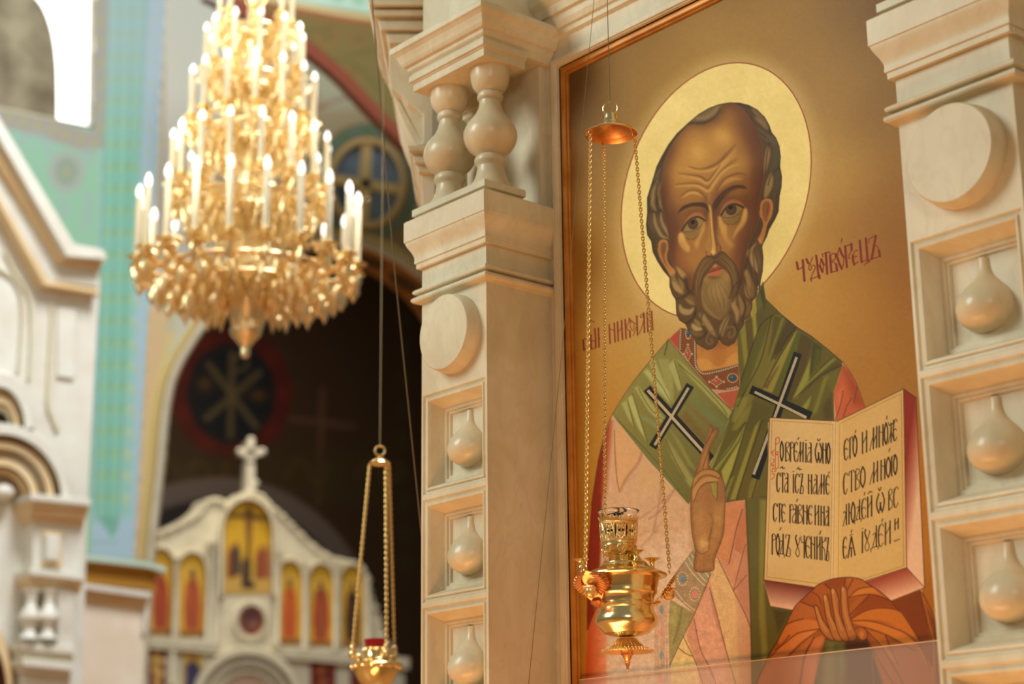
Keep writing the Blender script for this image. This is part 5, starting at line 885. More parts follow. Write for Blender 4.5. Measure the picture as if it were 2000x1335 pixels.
# --- green painted pier and window wall
def green_wall():
    c = Canvas(-60, 330, -60, 1130, 2.0); X, Y = np.meshgrid(c.xs, c.ys); c.im[:] = np.array((132, 176, 148))/255
    # pier face: blue ground with a green scale pattern and yellow buds
    e = lambda y: 325-(y)*.0575; w0 = lambda y: 205-(y)*.025
    c.poly([(w0(-60), -60), (e(-60), -60), (e(1140), 1140), (w0(1140), 1140)], (150, 176, 188), 2)
    c.poly([(w0(-60)+4, -60), (e(-60)-34, -60), (e(1050)-34, 1030), (w0(1050)+40, 1050), (w0(1000)+4, 1000)], (104, 158, 140), 3)
    for r in range(30):
        y = 1006-r*43
        for j in range(3):
            x = w0(y)+18+j*24+(12 if r % 2 else 0)*0; c.poly([(x-11, y-34), (x+11, y-34), (x+12, y-6), (x, y+8), (x-12, y-6)], (122, 178, 160), 4, .7); c.blob([(x, y-36)], 8, 7, (176, 186, 108), .8); c.line([(x-12, y-40), (x-12, y+4)], 3, (90, 140, 116), 2, .5)
        c.blob([(e(y)-18, y-24)], 5, 6, (170, 176, 130), .7)
    for y in range(-60, 1060, 43): c.line([(w0(y)+4, y), (e(y)-36, y)], 5, (94, 146, 120), 3, .4)
    c.im = np.clip(c.im*1.10+.03, 0, .92); g_ = np.clip((330-Y)/420, 0, .6)[..., None]; c.im = c.im*(1-g_)+g_*np.array((178, 192, 200))/255  # paler veil and blue-grey top: window haze painted into the wall
    # wall left of the pier: border round the window, rosette
    c.poly('P-60,180 188,262 182,300 -60,226', (172, 166, 156), 3); c.poly('P184,-60 214,-60 202,290 182,290', (170, 168, 158), 3)
    for i in range(8): c.blob([(-10+28*i, 218+9*i)], 7, 8, (176, 180, 118), .8)
    for i in range(8): c.blob([(198-i*.6, 250-42*i)], 6, 8, (180, 178, 120), .8)
    c.disc([(130, 335)], 36, 42, (176, 178, 172), .8, 6); c.disc([(130, 335)], 22, 27, (150, 168, 146), .9, 5); c.blob([(130, 335)], 8, 9, (184, 176, 138), .7)
    for t in ('P40,280 60,262 90,270 100,300', 'P160,300 176,290 172,320', 'P120,390 130,402 120,420', 'P168,380 174,400 165,440'): c.line(t, 12, (168, 184, 186), 5, .6)
    def ins(x, y): return (x < e(y)) & ~((x > -60) & (x < 185-(y)*.02) & (y < 214+(x)*.20) & (y > -40))
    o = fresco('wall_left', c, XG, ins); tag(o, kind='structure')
    m = MB(); poly_px(m, [(e(-60), -60), (e(1130), 1130), (e(1130)+2, 1130), (e(-60)+2, -60)], XG, 1.2); t = m.build('trim_3', WARMM); tag(t, kind='structure')
    # deep window: bright pane behind, painted arched embrasure in front of it at the left
    g = MB(); poly_px(g, [(-120, -120), (300, -120), (300, 330), (-120, 290)], XG-.6, .03); gl = g.build('window_1', mat('sunlit_pane', (1, 1, 1, 1), .3, emit=(1, 1, 1, 1), estr=2.3)); tag(gl, kind='structure')
    m = MB(); poly_px(m, [(186, -60), (181, 252), (176, 250), (180, -60)], XG, .06); poly_px(m, [(-60, 202), (182, 252), (182, 246), (-60, 196)], XG, .06); t = m.build('trim_4', CREAMS); tag(t, kind='structure')
    m = MB(); poly_px(m, curve([(-80, 208), (-80, -40), (-20, -60), (40, -30), (80, 8), (101, 60), (110, 120), (112, 180), (112, 238)]), XG-.12, .30)
    t = m.build('trim_5', mat('worn_fresco_panel', srgb(176, 166, 136), .8, noise=srgb(118, 106, 84), scale=2.2)); tag(t, kind='structure')
green_wall()
# --- arch wall with its moulded archivolt
ARCH = curve([(280, 1440), (302, 1100), (312, 1000), (321, 920), (333, 800), (350, 730), (389, 662), (434, 602), (490, 556), (545, 518), (600, 490), (650, 478), (700, 482), (760, 506), (825, 550), (872, 602), (912, 680), (936, 780), (948, 900), (952, 1150), (952, 1440)], 5)
def arch_wall():
    c = Canvas(250, 1420, -330, 1440, 3.0); X, Y = np.meshgrid(c.xs, c.ys); c.im[:] = np.array((206, 204, 182))/255
    c.poly('P250,-330 470,-330 470,620 250,620', (214, 216, 204), 10, .9); c.poly('P560,60 860,60 860,320 560,320', (176, 158, 122), 20, .9); c.poly('P580,90 690,80 760,210 640,215', (184, 188, 160), 10, .8)
    c.line('P610,215 680,190 760,190 800,220', 6, (150, 104, 86), 4, .7)
    c.line('P318,-80 320,100 318,300 312,520', 5, (170, 140, 110), 3, .7)
    # green roundel band, brown ring, spandrel
    c.poly('P600,420 870,420 870,560 600,520', (146, 122, 84), 14, .9)
    el = lambda cx, cy, a, b, n=48: [(cx+a*math.cos(2*PI*i/n), cy+b*math.sin(2*PI*i/n)) for i in range(n)]
    c.poly(el(717, 357, 104, 116), (122, 116, 78), 4); c.poly(el(717, 357, 99, 110), (108, 140, 122), 4); c.poly(el(717, 357, 83, 95), (148, 112, 76), 4)
    for a in range(0, 360, 30): c.blob([(717+93*math.cos(math.radians(a)), 357+105*math.sin(math.radians(a)))], 9, 10, (96, 128, 84), .6)
    for t in ('P680,480 700,466 720,478', 'P770,500 800,490 830,510'): c.line(t, 22, (104, 138, 96), 8, .7)
    # painted archivolt: honey band with dark cartouches
    band = offset(ARCH, -58); c.line(ARCH, 26, (196, 152, 108), 3, 1, False)
    c.poly('P250,1180 250,620 300,600 342,600 316,760 304,900 290,1180', (226, 196, 146), 4, .95); c.line('P278,1180 290,900 306,760 336,650', 12, (222, 206, 138), 4, .9); c.line('P330,640 350,600 380,560', 16, (196, 200, 168), 6, .7)
    ap = np.array(ARCH, np.float32); def_in = lambda x, y: c.inside(ap, x, y)
    rw = np.array(el(717, 357, 68, 80), np.float32)
    o = fresco('wall_back', c, XA, lambda x, y: ~def_in(x, y) & ~c.inside(rw, x, y) & (x > 262+(1130-y)*.0555)); tag(o, kind='structure')
    # projecting archivolt mouldings following the arch
    for nm, d0, d1, pr, m_ in (('trim_6', 0, 16, .10, CREAMS), ('trim_7', 16, 30, .05, mat('yellow_ochre_band', srgb(214, 190, 122), .6))):
        mb = MB(); A = offset(ARCH, d0); B = offset(ARCH, d1); L = []
        for (x0, y0), (x1, y1) in zip(A, B): L.append([tuple(on_x(x0, y0, XA+pr*.4)), tuple(on_x((x0*.7+x1*.3), (y0*.7+y1*.3), XA+pr)), tuple(on_x(x1, y1, XA+pr)), tuple(on_x(x1, y1, XA-.02)), tuple(on_x(x0, y0, XA-.4))])
        mb.loops(L); t = mb.build(nm, m_, None, True, angle=30); tag(t, kind='structure')
    # jamb and soffit of the arch
    TH = .62
    mb = MB(); L = [[tuple(on_x(x, y, XA)), tuple(on_x(x, y, XA)+Vector((-TH, 0, 0)))] for x, y in ARCH]
    mb.loops(L, False, False, False); t = mb.build('trim_8', mat('soffit_paint', srgb(178, 122, 56), .8, noise=srgb(150, 98, 44), scale=3)); tag(t, kind='structure')
    mb = MB(); cen = offset(ARCH, 0)
    for i in range(9, len(ARCH)-9, 5):
        p0 = on_x(*ARCH[i], XA); tg = (on_x(*ARCH[i+1], XA)-on_x(*ARCH[i-1], XA)).normalized(); nn = Vector((-1, 0, 0)).cross(tg).normalized()
        o_ = p0+Vector((-TH*.5, 0, 0)); 
        if nn.dot(on_x(640, 800, XA)-p0) < 0: nn = -nn
        mb.prism([o_+nn*.004+tg*.26*math.cos(2*PI*q/12)+Vector((.17*math.sin(2*PI*q/12), 0, 0)) for q in range(12)], nn*.012)
    t = mb.build('trim_11', mat('cartouche_paint', srgb(92, 58, 32), .8, noise=srgb(76, 74, 38), scale=5)); tag(t, kind='structure')
    # round window
    w = MB(); poly_px(w, el(717, 357, 76, 88), XA-.07, .02); gl = w.build('window_2', mat('dusk_pane', srgb(74, 92, 116), .15, noise=srgb(136, 154, 172), scale=1.6)); tag(gl, kind='structure')
    fr = MB(); L = []
    for i in range(49):
        a = 2*PI*i/48; q = []
        for r, p_ in ((1.06, .02), (1.0, .07), (.93, .05), (.90, -.03), (.90, -.06), (1.06, -.06)): q.append(tuple(on_x(717+72*r*math.cos(a), 357+84*r*math.sin(a), XA+p_)))
        L.append(q)
    fr.loops(L, False, False)
    poly_px(fr, [(710, 275), (727, 275), (720, 440), (702, 440)], XA+.0, .07); poly_px(fr, [(645, 338), (790, 362), (790, 380), (645, 354)], XA+.0, .07)
    t = fr.build('trim_9', mat('cream_tracery', srgb(226, 200, 140), .6)); tag(t, kind='structure')
    for i, t_ in enumerate(([(668, 312), (682, 290), (700, 286), (698, 318), (676, 330)], [(752, 300), (768, 318), (764, 340), (748, 322)], [(748, 408), (768, 412), (756, 432), (744, 430)])):
        pass
    # the big transverse arch in front, with its red painted edge
    edge = curve([(400, -16), (470, 18), (540, 48), (600, 92), (660, 142), (715, 200), (760, 245), (800, 284), (840, 322), (900, 388), (980, 500), (1050, 640), (1100, 800)], 5)
    c = Canvas(440, 1420, -90, 820, 3.0); c.im[:] = np.array((112, 98, 50))/255
    c.poly('P70,-420 1420,-420 1420,60 880,34 740,30 600,8 440,-30 300,-70 70,-150', (176, 202, 184), 4); c.line('P70,-146 300,-64 440,-22 600,14 740,38 880,42 1420,68', 12, (206, 184, 132), 4, .9); c.line('P70,-132 300,-50 440,-8 600,26 740,48 880,52 1420,78', 12, (138, 84, 44), 4, .95)
    for x, y, r in ((640, 70, 26), (700, 76, 20), (760, 130, 24), (690, 140, 18)): c.disc([(x, y)], r, r*.9, (134, 88, 44), .5, 8); c.disc([(x, y)], r*.5, r*.45, (96, 92, 40), .6, 6)
    for t in ('P600,70 640,110 700,130 740,180', 'P680,110 740,100 800,140', 'P560,50 610,60 650,50'): c.line(t, 8, (92, 88, 36), 5, .6)
    for i in range(4): c.blob([(660+40*i, -4+5*i)], 12, 9, (110, 170, 132), .7)
    c.line(edge, 24, (128, 56, 34), 4, .95, False); ee = np.array(edge, np.float32)
    o = fresco('wall_front', c, -16.0, lambda x, y: (y < np.interp(x, ee[:, 0], ee[:, 1]+11))); tag(o, kind='structure')
    mb = MB(); mb.loops([[tuple(on_x(x, y+11, -16.0)), tuple(on_x(x, y+11, -16.0)+Vector((-.12, 0, .0)))] for x, y in edge], False, False, False); t = mb.build('trim_10', mat('red_arch_soffit', srgb(128, 66, 40), .8)); tag(t, kind='structure')
arch_wall()
# --- dark apse behind the arch
def apse():
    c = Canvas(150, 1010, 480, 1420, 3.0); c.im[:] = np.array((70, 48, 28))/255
    el = lambda cx, cy, a, b, n=40: [(cx+a*math.cos(2*PI*i/n), cy+b*math.sin(2*PI*i/n)) for i in range(n)]
    c.poly(el(452, 768, 116, 128), (92, 26, 20), 5); c.poly(el(452, 768, 86, 98), (26, 28, 36), 5)
    for a in range(0, 360, 40): c.blob([(452+101*math.cos(math.radians(a)), 768+112*math.sin(math.radians(a)))], 16, 16, (120, 40, 24), .6)
    for t in ('P408,712 500,832', 'P506,728 404,816', 'P454,690 450,850'): c.line(t, 13, (112, 96, 62), 4, .9, False)
    c.line('P458,700 478,694 482,716 462,724', 8, (132, 112, 76), 4, .7); c.blob('P400,750', 15, 14, (120, 76, 34), .85); c.blob('P504,772', 17, 11, (120, 76, 34), .85)
    for t in ('P630,762 622,980', 'P568,818 690,832'): c.line(t, 11, (118, 84, 70), 5, .7, False)
    for x in (300, 360, 560, 700): c.line([(x, 930), (x+20, 900), (x+45, 915), (x+50, 940), (x+75, 935), (x+80, 905)], 9, (108, 82, 44), 4, .7)
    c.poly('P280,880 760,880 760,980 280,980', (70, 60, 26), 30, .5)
    for i in range(9): c.blob([(790+3*math.sin(i), 620+60*i)], 14, 18, (70, 76, 34), .5)
    el2 = curve([(200, 1060), (290, 985), (380, 956), (470, 955), (560, 985), (640, 1050), (690, 1130), (715, 1230)])
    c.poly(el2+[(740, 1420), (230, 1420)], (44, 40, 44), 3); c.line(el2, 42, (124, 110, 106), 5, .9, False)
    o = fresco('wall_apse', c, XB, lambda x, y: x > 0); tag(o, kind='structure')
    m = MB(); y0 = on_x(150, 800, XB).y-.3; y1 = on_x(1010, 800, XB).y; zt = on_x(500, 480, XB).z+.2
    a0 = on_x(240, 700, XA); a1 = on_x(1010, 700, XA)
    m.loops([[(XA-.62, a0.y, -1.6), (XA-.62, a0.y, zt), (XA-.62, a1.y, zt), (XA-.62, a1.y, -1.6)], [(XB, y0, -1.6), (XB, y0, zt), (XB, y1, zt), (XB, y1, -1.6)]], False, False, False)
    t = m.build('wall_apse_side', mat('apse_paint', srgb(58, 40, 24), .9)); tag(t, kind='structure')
apse()
# --- side iconostasis: carved pale stone, cross on top, painted icons
def side_iconostasis():
    root = empty('side_iconostasis', (XI, on_x(500, 1200, XI).y, -1.6)); tag(root, 'pale carved stone iconostasis with a cross on its gable inside the dark archway', 'iconostasis')
    ctop = curve([(438, 1340), (438, 1010), (446, 985), (468, 966), (490, 958), (512, 966), (532, 985), (540, 1010)], 3)[:-1]
    sil = [(215, 1460), (215, 1075), (252, 1064), (285, 1050), (310, 1038)]+curve([(345, 1024), (372, 1010), (392, 994), (404, 976), (424, 972), (436, 978), (448, 984), (470, 966), (490, 958), (512, 966), (530, 986), (552, 1004), (578, 1030), (612, 1062), (650, 1086), (692, 1096), (712, 1112), (722, 1150), (738, 1196), (748, 1236), (760, 1262), (780, 1290), (790, 1320), (796, 1460)], 3)
    P_ = lambda cx, w, yt, yb: [(cx-w/2, yb)]+[(cx-w/2*math.cos(t), yt+w*.62-w*.62*math.sin(t)) for t in [PI*i/12 for i in range(13)]]+[(cx+w/2, yb)]
    m = MB(); poly_px(m, sil, XI, .35); m.build('gable_screen', CREAMS, root)
    r = MB()
    for i in range(46):
        t = i/45; x = 300+410*t; yy = np.interp(x, [p[0] for p in sil[2:60]], [p[1] for p in sil[2:60]]) if False else None
    top = [p for p in sil if p[1] < 1300][2:]
    for i in range(0, len(top)-1):
        (x0, y0), (x1, y1) = top[i], top[i+1]; n = max(1, int(math.hypot(x1-x0, y1-y0)/9))
        for q in range(n):
            f = q/n; p = on_x(x0+(x1-x0)*f, y0+(y1-y0)*f+5, XI+.02); r.ball(p, .045+.012*((q+i) % 2), 8)
    r.build('carved_crest', CREAMS, root, True)
    def arch_frame(cx, w, yt, yb, pr=.10, t=9, nm='arch_frame'):
        o_ = P_(cx, w+2*t, yt-t, yb+6); i_ = P_(cx, w, yt, yb); L = []
        for (a, b), (c_, d_) in zip(o_, i_): L.append([tuple(on_x(a, b, XI+.005)), tuple(on_x(a*.8+c_*.2, b*.8+d_*.2, XI+pr)), tuple(on_x(a*.3+c_*.7, b*.3+d_*.7, XI+pr)), tuple(on_x(c_, d_, XI+.005))])
        mb = MB(); mb.loops(L); mb.build(nm, CREAMS, root)
    arch_frame(484, 90, 978, 1160, .16, 12)
    icons = [(314, 46, 1072, 1240, 'red', 'small arched icon of a red robed saint, partly behind the white wall'), (376, 50, 1080, 1242, 'red2', 'small arched icon of a red robed saint just left of the tall centre icon'), (566, 44, 1096, 1258, 'orange', 'small arched icon of an orange robed saint just right of the tall centre icon'), (627, 44, 1102, 1262, 'green', 'small arched icon of a saint in red with a green mantle, second from right'), (688, 42, 1104, 1264, 'dark', 'small arched icon of a dark robed figure, rightmost on the side iconostasis')]
    for cx, w, yt, yb, k, lab in icons: arch_frame(cx, w, yt, yb, .10, 8)
    # columns, cornice, big lower arch
    for x, y0, y1, w in ((345, 1090, 1340, 7), (410, 1060, 1260, 8), (424, 1060, 1260, 6), (546, 1080, 1262, 8), (597, 1100, 1270, 6), (657, 1106, 1270, 6), (720, 1130, 1272, 7)):
        cm = MB(); a = on_x(x, y0, XI+.10); b = on_x(x, y1, XI+.10); cm.lathe([(.05, b.z), (.06, b.z+.03), (.035, b.z+.06), (.030, a.z-.08), (.045, a.z-.05), (.06, a.z)], (a.x, a.y, 0), 'Z', 12); cm.build('colonnette', CREAMS, root, True)
    for y, h in ((1254, 16), (1268, 8)):
        cm = MB(); poly_px(cm, [(215, y-18), (430, y), (430, y+h), (215, y-18+h)], XI+.14, .14); cm.build('cornice', CREAMS, root); cm = MB(); poly_px(cm, [(545, y+8), (800, y+30), (800, y+30+h), (545, y+8+h)], XI+.14, .14); cm.build('cornice', CREAMS, root)
    for rr, w, pr in ((112, 22, .20), (86, 12, .14), (66, 8, .10)):
        cm = MB(); L = []
        for i in range(25):
            a = PI*i/24; q = []
            for d_, p_ in ((0, .0), (.2, pr), (.8, pr), (1, .0)): R_ = rr-w*d_; q.append(tuple(on_x(484-R_*math.cos(a), 1374-R_*1.02*math.sin(a), XI+p_)))
            L.append(q)
        cm.loops(L); cm.build('door_arch', CREAMS, root)
    cm = MB(); L = [tuple(on_x(484-58*math.cos(PI*i/24), 1374-60*math.sin(PI*i/24), XI+.02)) for i in range(25)]; cm.prism(L, (-.01, 0, 0)); cm.build('fretwork_ground', mat('carved_ground', srgb(196, 150, 120), .7), root)
    cm = MB()
    for i in range(9):
        for rr in (34, 50):
            a = PI*(i+.5)/9; cm.torus(on_x(484-rr*math.cos(a), 1374-rr*math.sin(a), XI+.04), .035, .012, (1, 0, 0), 12, 5)
    cm.build('fretwork', CREAMS, root, True)
    # cross
    cr = MB(); 
    for t in ([(482, 962), (498, 962), (497, 900), (484, 900)], [(484, 905), (497, 905), (497, 862), (484, 862)], [(472, 876), (510, 876), (510, 889), (472, 889)]): poly_px(cr, t, XI-.05, .14)
    for x, y in ((490, 860), (469, 882), (512, 882), (484, 936), (498, 944), (490, 900)): cr.ball(on_x(x, y, XI-.12), .062, 10)
    cr.build('cross', mat('white_stone', srgb(214, 208, 190), .5), root, True)
    # painted icons: each its own thing
    GOLD = (206, 160, 44)
    robes = dict(red=((168, 62, 36), (128, 44, 28), None), red2=((176, 84, 46), (140, 56, 34), None), orange=((196, 96, 44), (176, 60, 34), None), green=((188, 44, 34), (92, 100, 56), (92, 100, 56)), dark=((62, 34, 26), (46, 26, 24), None))
    for cx, w, yt, yb, k, lab in icons:
        c = Canvas(cx-w/2-2, cx+w/2+3, yt-2, yb+3, 1.6); c.im[:] = np.array(GOLD)/255; a, b, mtl = robes[k]; h = yb-yt; Q = lambda L: [(cx+u*w, yt+v*h) for u, v in L]
        c.disc(Q([(0, .22)]), w*.26, w*.28, (228, 186, 84), .9, 2)
        if mtl: c.poly(Q([(-.3, .36), (-.12, .3), (.12, .3), (.3, .36), (.36, .75), (-.36, .75)]), mtl, 3)
        c.poly(Q([(-.26, .40), (-.10, .30), (.10, .30), (.26, .40), (.33, .66), (.28, .92), (-.28, .92), (-.33, .66)]), a, 2.5); c.poly(Q([(-.06, .34), (.08, .34), (.12, .9), (-.14, .9)]), b, 3, .8); c.line(Q([(-.2, .44), (0, .55), (.05, .88)]), 2.5, (222, 150, 70), 2, .6)
        c.disc(Q([(0, .235)]), w*.12, w*.17, (112, 66, 36), 1, 1.5); c.disc(Q([(0, .30)]), w*.09, w*.10, (76, 48, 30), .9, 2); c.poly(Q([(-.5, .93), (.5, .93), (.5, 1.1), (-.5, 1.1)]), (140, 92, 34), 2)
        pl = np.array(P_(cx, w, yt, yb), np.float32)
        o = fresco('saint_icon', c, XI+.018, lambda x, y, pl=pl, c=c: c.inside(pl, x, y)); tag(o, lab, 'icon', 'small icons on the side iconostasis')
    c = Canvas(434, 534, 972, 1168, 1.6); c.im[:] = np.array((210, 166, 40))/255
    c.poly('P430,1090 540,1090 540,1140 430,1140', (176, 148, 52), 10, .7); c.poly('P430,1136 460,1120 484,1130 510,1122 540,1138 540,1170 430,1170', (196, 158, 76), 4)
    c.poly('P483,990 489,990 489,1130 481,1130', (74, 46, 22), 1.5); c.poly('P448,1003 524,1008 524,1015 448,1010', (74, 46, 22), 1.5); c.poly('P478,1000 494,1000 492,1030 490,1062 482,1062 480,1030', (120, 78, 40), 2); c.line('P456,1006 484,1012 518,1012', 5, (120, 78, 40), 2)
    c.disc('P486,998', 6, 7, (96, 58, 30), 1, 2)
    for x, y, col in ((452, 1078, (128, 58, 34)), (462, 1072, (70, 60, 50)), (508, 1080, (136, 62, 38)), (519, 1078, (150, 84, 48)), (480, 1098, (64, 44, 40))): c.poly([(x-8, y+50), (x-7, y), (x, y-12), (x+7, y), (x+8, y+50)], col, 2.5); c.disc([(x, y-10)], 4, 5, (150, 98, 56), 1, 1.5)
    c.disc('P488,1142', 10, 7, (52, 36, 26), 1, 3); pl = np.array(P_(484, 90, 978, 1160), np.float32)
    o = fresco('crucifixion_icon', c, XI+.018, lambda x, y: c.inside(pl, x, y)); tag(o, 'tall arched golden icon with a cross and small figures, centre of the side iconostasis', 'icon')
    for q in (0,):
        c2 = Canvas(462, 520, 1178, 1246, 1.6); c2.im[:] = np.array((200, 140, 60))/255; c2.disc('P491,1212', 23, 27, (112, 62, 52), 1, 3); c2.blob('P488,1206', 10, 12, (70, 48, 60), .8); c2.blob('P494,1218', 8, 6, (170, 120, 90), .8); pe = np.array([(491+25*math.cos(2*PI*i/32), 1212+29*math.sin(2*PI*i/32)) for i in range(32)], np.float32)
        o = fresco('roundel_icon', c2, XI+.018, lambda x, y: c2.inside(pe, x, y)); tag(o, 'small round icon under the tall arched centre icon', 'icon')
        mb = MB(); L = []
        for i in range(33):
            a = 2*PI*i/32; L.append([tuple(on_x(491+(25+d_)*math.cos(a), 1212+(29+d_)*math.sin(a), XI+p_)) for d_, p_ in ((0, .01), (2, .07), (10, .07), (13, .005))])
        mb.loops(L, False, False); mb.build('roundel_frame', CREAMS, root, True)
    # lower icons cut by the picture edge
    low = [(308, 1262, 34, 'lower icon of a golden cross on dark red, below the leftmost small icon', ((112, 36, 30), 'cross')), (378, 1266, 40, 'lower icon of a blue robed haloed figure left of the door arch', ((196, 160, 70), 'blue')), (632, 1286, 52, 'lower red brown icon right of the door arch, cut by the picture edge', ((142, 56, 30), 'busy')), (706, 1290, 44, 'lower red brown icon behind the red glass lamp, cut by the picture edge', ((136, 58, 32), 'busy'))]
    for cx, yt, w, lab, (bg, kd) in low:
        c3 = Canvas(cx-w/2, cx+w/2, yt, 1420, 2); c3.im[:] = np.array(bg)/255
        if kd == 'cross':
            for t in ([(cx-1, yt+4), (cx-1, 1400)], [(cx-13, yt+26), (cx+12, yt+28)], [(cx-9, yt+44), (cx+9, yt+52)]): c3.line(t, 11, (214, 176, 96), 3, 1, False)
        elif kd == 'blue': c3.disc([(cx-4, yt+18)], 10, 10, (224, 186, 90), 1, 2); c3.poly([(cx-16, yt+80), (cx-14, yt+32), (cx, yt+22), (cx+12, yt+36), (cx+14, yt+80)], (60, 56, 92), 3); c3.blob([(cx-2, yt+20)], 5, 6, (120, 70, 40), 1)
        else:
            for q in range(7): c3.disc([(cx-w*.35+w*.7*(q*.37 % 1), yt+14+8*q)], 7, 9, ((96, 40, 24), (170, 100, 50), (84, 44, 44))[q % 3], .9, 4)
        o = fresco('lower_icon', c3, XI+.018, lambda x, y: x > 0); tag(o, lab, 'icon', 'lower icons on the side iconostasis')
side_iconostasis()
# --- white marble icon case at the left, low side wall, small gilded canopy
XK = -13.0
def kiot():
    pass
    root = empty('marble_icon_case', (XK-.4, on_x(60, 900, XK).y, -1.6)); tag(root, 'tall white marble icon case with a steep gable, arches and balusters at the left edge', 'icon case')
    B = lambda nm, m_=WHITEM, sm=False: (lambda mb: mb.build(nm, m_, root, sm, .006))
    m = MB(); poly_px(m, [(-90, 60), (0, 300), (140, 545), (197, 545), (190, 640), (183, 760), (172, 980), (160, 1400), (-90, 1400)], XK, .9); B('body')(m)
    def raking(pts, d, pr, mt_): poly_px(mb := MB(), pts, XK, .35+pr, pr); mb.build('raking_cornice', mt_, root, False, .004)
    raking([(-60, 108), (0, 232), (146, 476), (200, 486), (208, 500), (206, 506), (132, 500), (0, 272), (-60, 150)], 0, .26, WHITEM)
    raking([(-60, 150), (0, 272), (132, 496), (206, 506), (196, 522), (122, 510), (0, 318), (-60, 200)], 0, .18, WARMM)
    raking([(-60, 200), (0, 318), (122, 510), (196, 522), (194, 560), (96, 548), (0, 386), (-60, 270)], 0, .10, WHITEM)
    raking([(-60, 270), (0, 386), (94, 548), (196, 566), (196, 574), (88, 556), (0, 400), (-60, 284)], 0, .14, WARMM)
    # incised lines of the field: slender raised fillets
    FIL = mat('shadowed_fillet', srgb(206, 196, 166), .5)
    def strip(pts, w=5, pr=.03): 
        p = curve(pts, 4); A = offset(p, w/2); Bq = offset(p, -w/2); mb = MB(); mb.loops([[tuple(on_x(a[0], a[1], XK)), tuple(on_x(a[0], a[1], XK+pr)), tuple(on_x(b[0], b[1], XK+pr)), tuple(on_x(b[0], b[1], XK))] for a, b in zip(A, Bq)]); mb.build('field_fillet', FIL, root)
    strip([(-30, 510), (5, 528), (30, 548), (44, 590), (42, 660), (36, 725)]); strip([(10, 490), (30, 530), (58, 580), (62, 640), (58, 740)]); strip([(103, 588), (100, 680), (94, 780), (104, 816), (113, 840)], 6)
    # right pier of the case as a slightly raised panel
    mb = MB(); poly_px(mb, [(112, 600), (150, 604), (146, 740), (112, 735)], XK+.03, .03); mb.build('field_panel', WHITEM, root, False, .01)
    def archring(cx, cy, R, w, pr, mt_, ry=1.08, nm='archivolt'):
        mb = MB(); L = []
        for i in range(29):
            a = PI*i/28; L.append([tuple(on_x(cx-(R-w*d_)*math.cos(a), cy-(R-w*d_)*ry*math.sin(a), XK+p_)) for d_, p_ in ((0, -.01), (.12, pr), (.88, pr), (1, -.01))])
        mb.loops(L); mb.build(nm, mt_, root, False, .004)
    for R, w, pr, m_ in ((70, 22, .20, WHITEM), (48, 8, .10, WARMM), (40, 10, .14, WARMM), (30, 10, .08, CREAMS)): archring(-2, 836, R, w, pr, m_, 1.6)
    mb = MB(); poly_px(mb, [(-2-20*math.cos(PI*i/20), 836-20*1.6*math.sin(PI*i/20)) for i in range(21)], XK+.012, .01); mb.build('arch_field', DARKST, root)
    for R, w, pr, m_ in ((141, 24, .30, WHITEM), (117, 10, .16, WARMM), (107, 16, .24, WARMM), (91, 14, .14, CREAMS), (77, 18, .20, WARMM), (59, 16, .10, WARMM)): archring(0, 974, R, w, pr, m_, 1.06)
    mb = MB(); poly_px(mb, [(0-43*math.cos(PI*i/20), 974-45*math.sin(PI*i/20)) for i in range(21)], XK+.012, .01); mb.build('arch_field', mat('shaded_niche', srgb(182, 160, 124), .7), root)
    mb = MB(); mb.ball(on_x(6, 962, XK+.10), .085, 16, .8); mb.build('shell_boss', WHITEM, root, True)
    # impost block, pedestal pier, cornices
    z_ = lambda x, y: on_x(x, y, XK)
    def block(x0, x1, ya, yb, pr, nm, m_=WHITEM, sl=.10): mb = MB(); poly_px(mb, [(x0, ya), (x1, ya+(x1-x0)*sl), (x1, yb+(x1-x0)*sl), (x0, yb)], XK, .4+pr, pr); return mb.build(nm, m_, root, False, .008)
    for i, (ya, yb, pr) in enumerate(((962, 976, .34), (976, 988, .30), (988, 1002, .26), (1002, 1016, .20))): block(60-i*0, 178-i*4, ya, yb, pr, 'impost', WHITEM if i == 0 else WARMM)
    block(64, 162, 1016, 1116, .16, 'pedestal')
    for i, (x0, x1, ya, yb, pr) in enumerate(((86, 122, 1034, 1104, .20), (92, 118, 1042, 1092, .26))): block(x0, x1, ya, yb, pr, 'raised_square', WHITEM if i else WARMM)
    for i, (ya, yb, pr) in enumerate(((1108, 1122, .28), (1122, 1134, .24), (1134, 1146, .18))): block(58, 165-i*3, ya, yb, pr, 'string_course', WHITEM if i == 0 else WARMM, .12)
    for x in (62, 98):
        a = on_x(x, 1150, XK+.22); b = on_x(x-3, 1248, XK+.22); H = a.z-b.z; mb = MB()
        mb.lathe([(.075, b.z), (.072, b.z+.03*H), (.05, b.z+.12*H), (.04, b.z+.2*H), (.052, b.z+.24*H), (.05, b.z+.28*H), (.085, b.z+.38*H), (.088, b.z+.45*H), (.065, b.z+.55*H), (.042, b.z+.68*H), (.036, b.z+.76*H), (.046, b.z+.8*H), (.042, b.z+.84*H), (.06, b.z+.92*H), (.07, a.z)], (a.x, a.y, 0), 'Z', 20); mb.build('baluster', WHITEM, root, True)
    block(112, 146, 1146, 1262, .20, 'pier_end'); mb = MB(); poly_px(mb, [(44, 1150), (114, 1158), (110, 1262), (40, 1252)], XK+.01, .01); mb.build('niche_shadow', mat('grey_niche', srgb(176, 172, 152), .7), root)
    for i, (ya, yb, pr) in enumerate(((1252, 1268, .24), (1268, 1284, .20), (1284, 1300, .26), (1300, 1312, .20), (1312, 1400, .14))): block(44, 146-i, ya, yb, pr, 'base_course', WHITEM if i != 1 else CREAMS, .10)
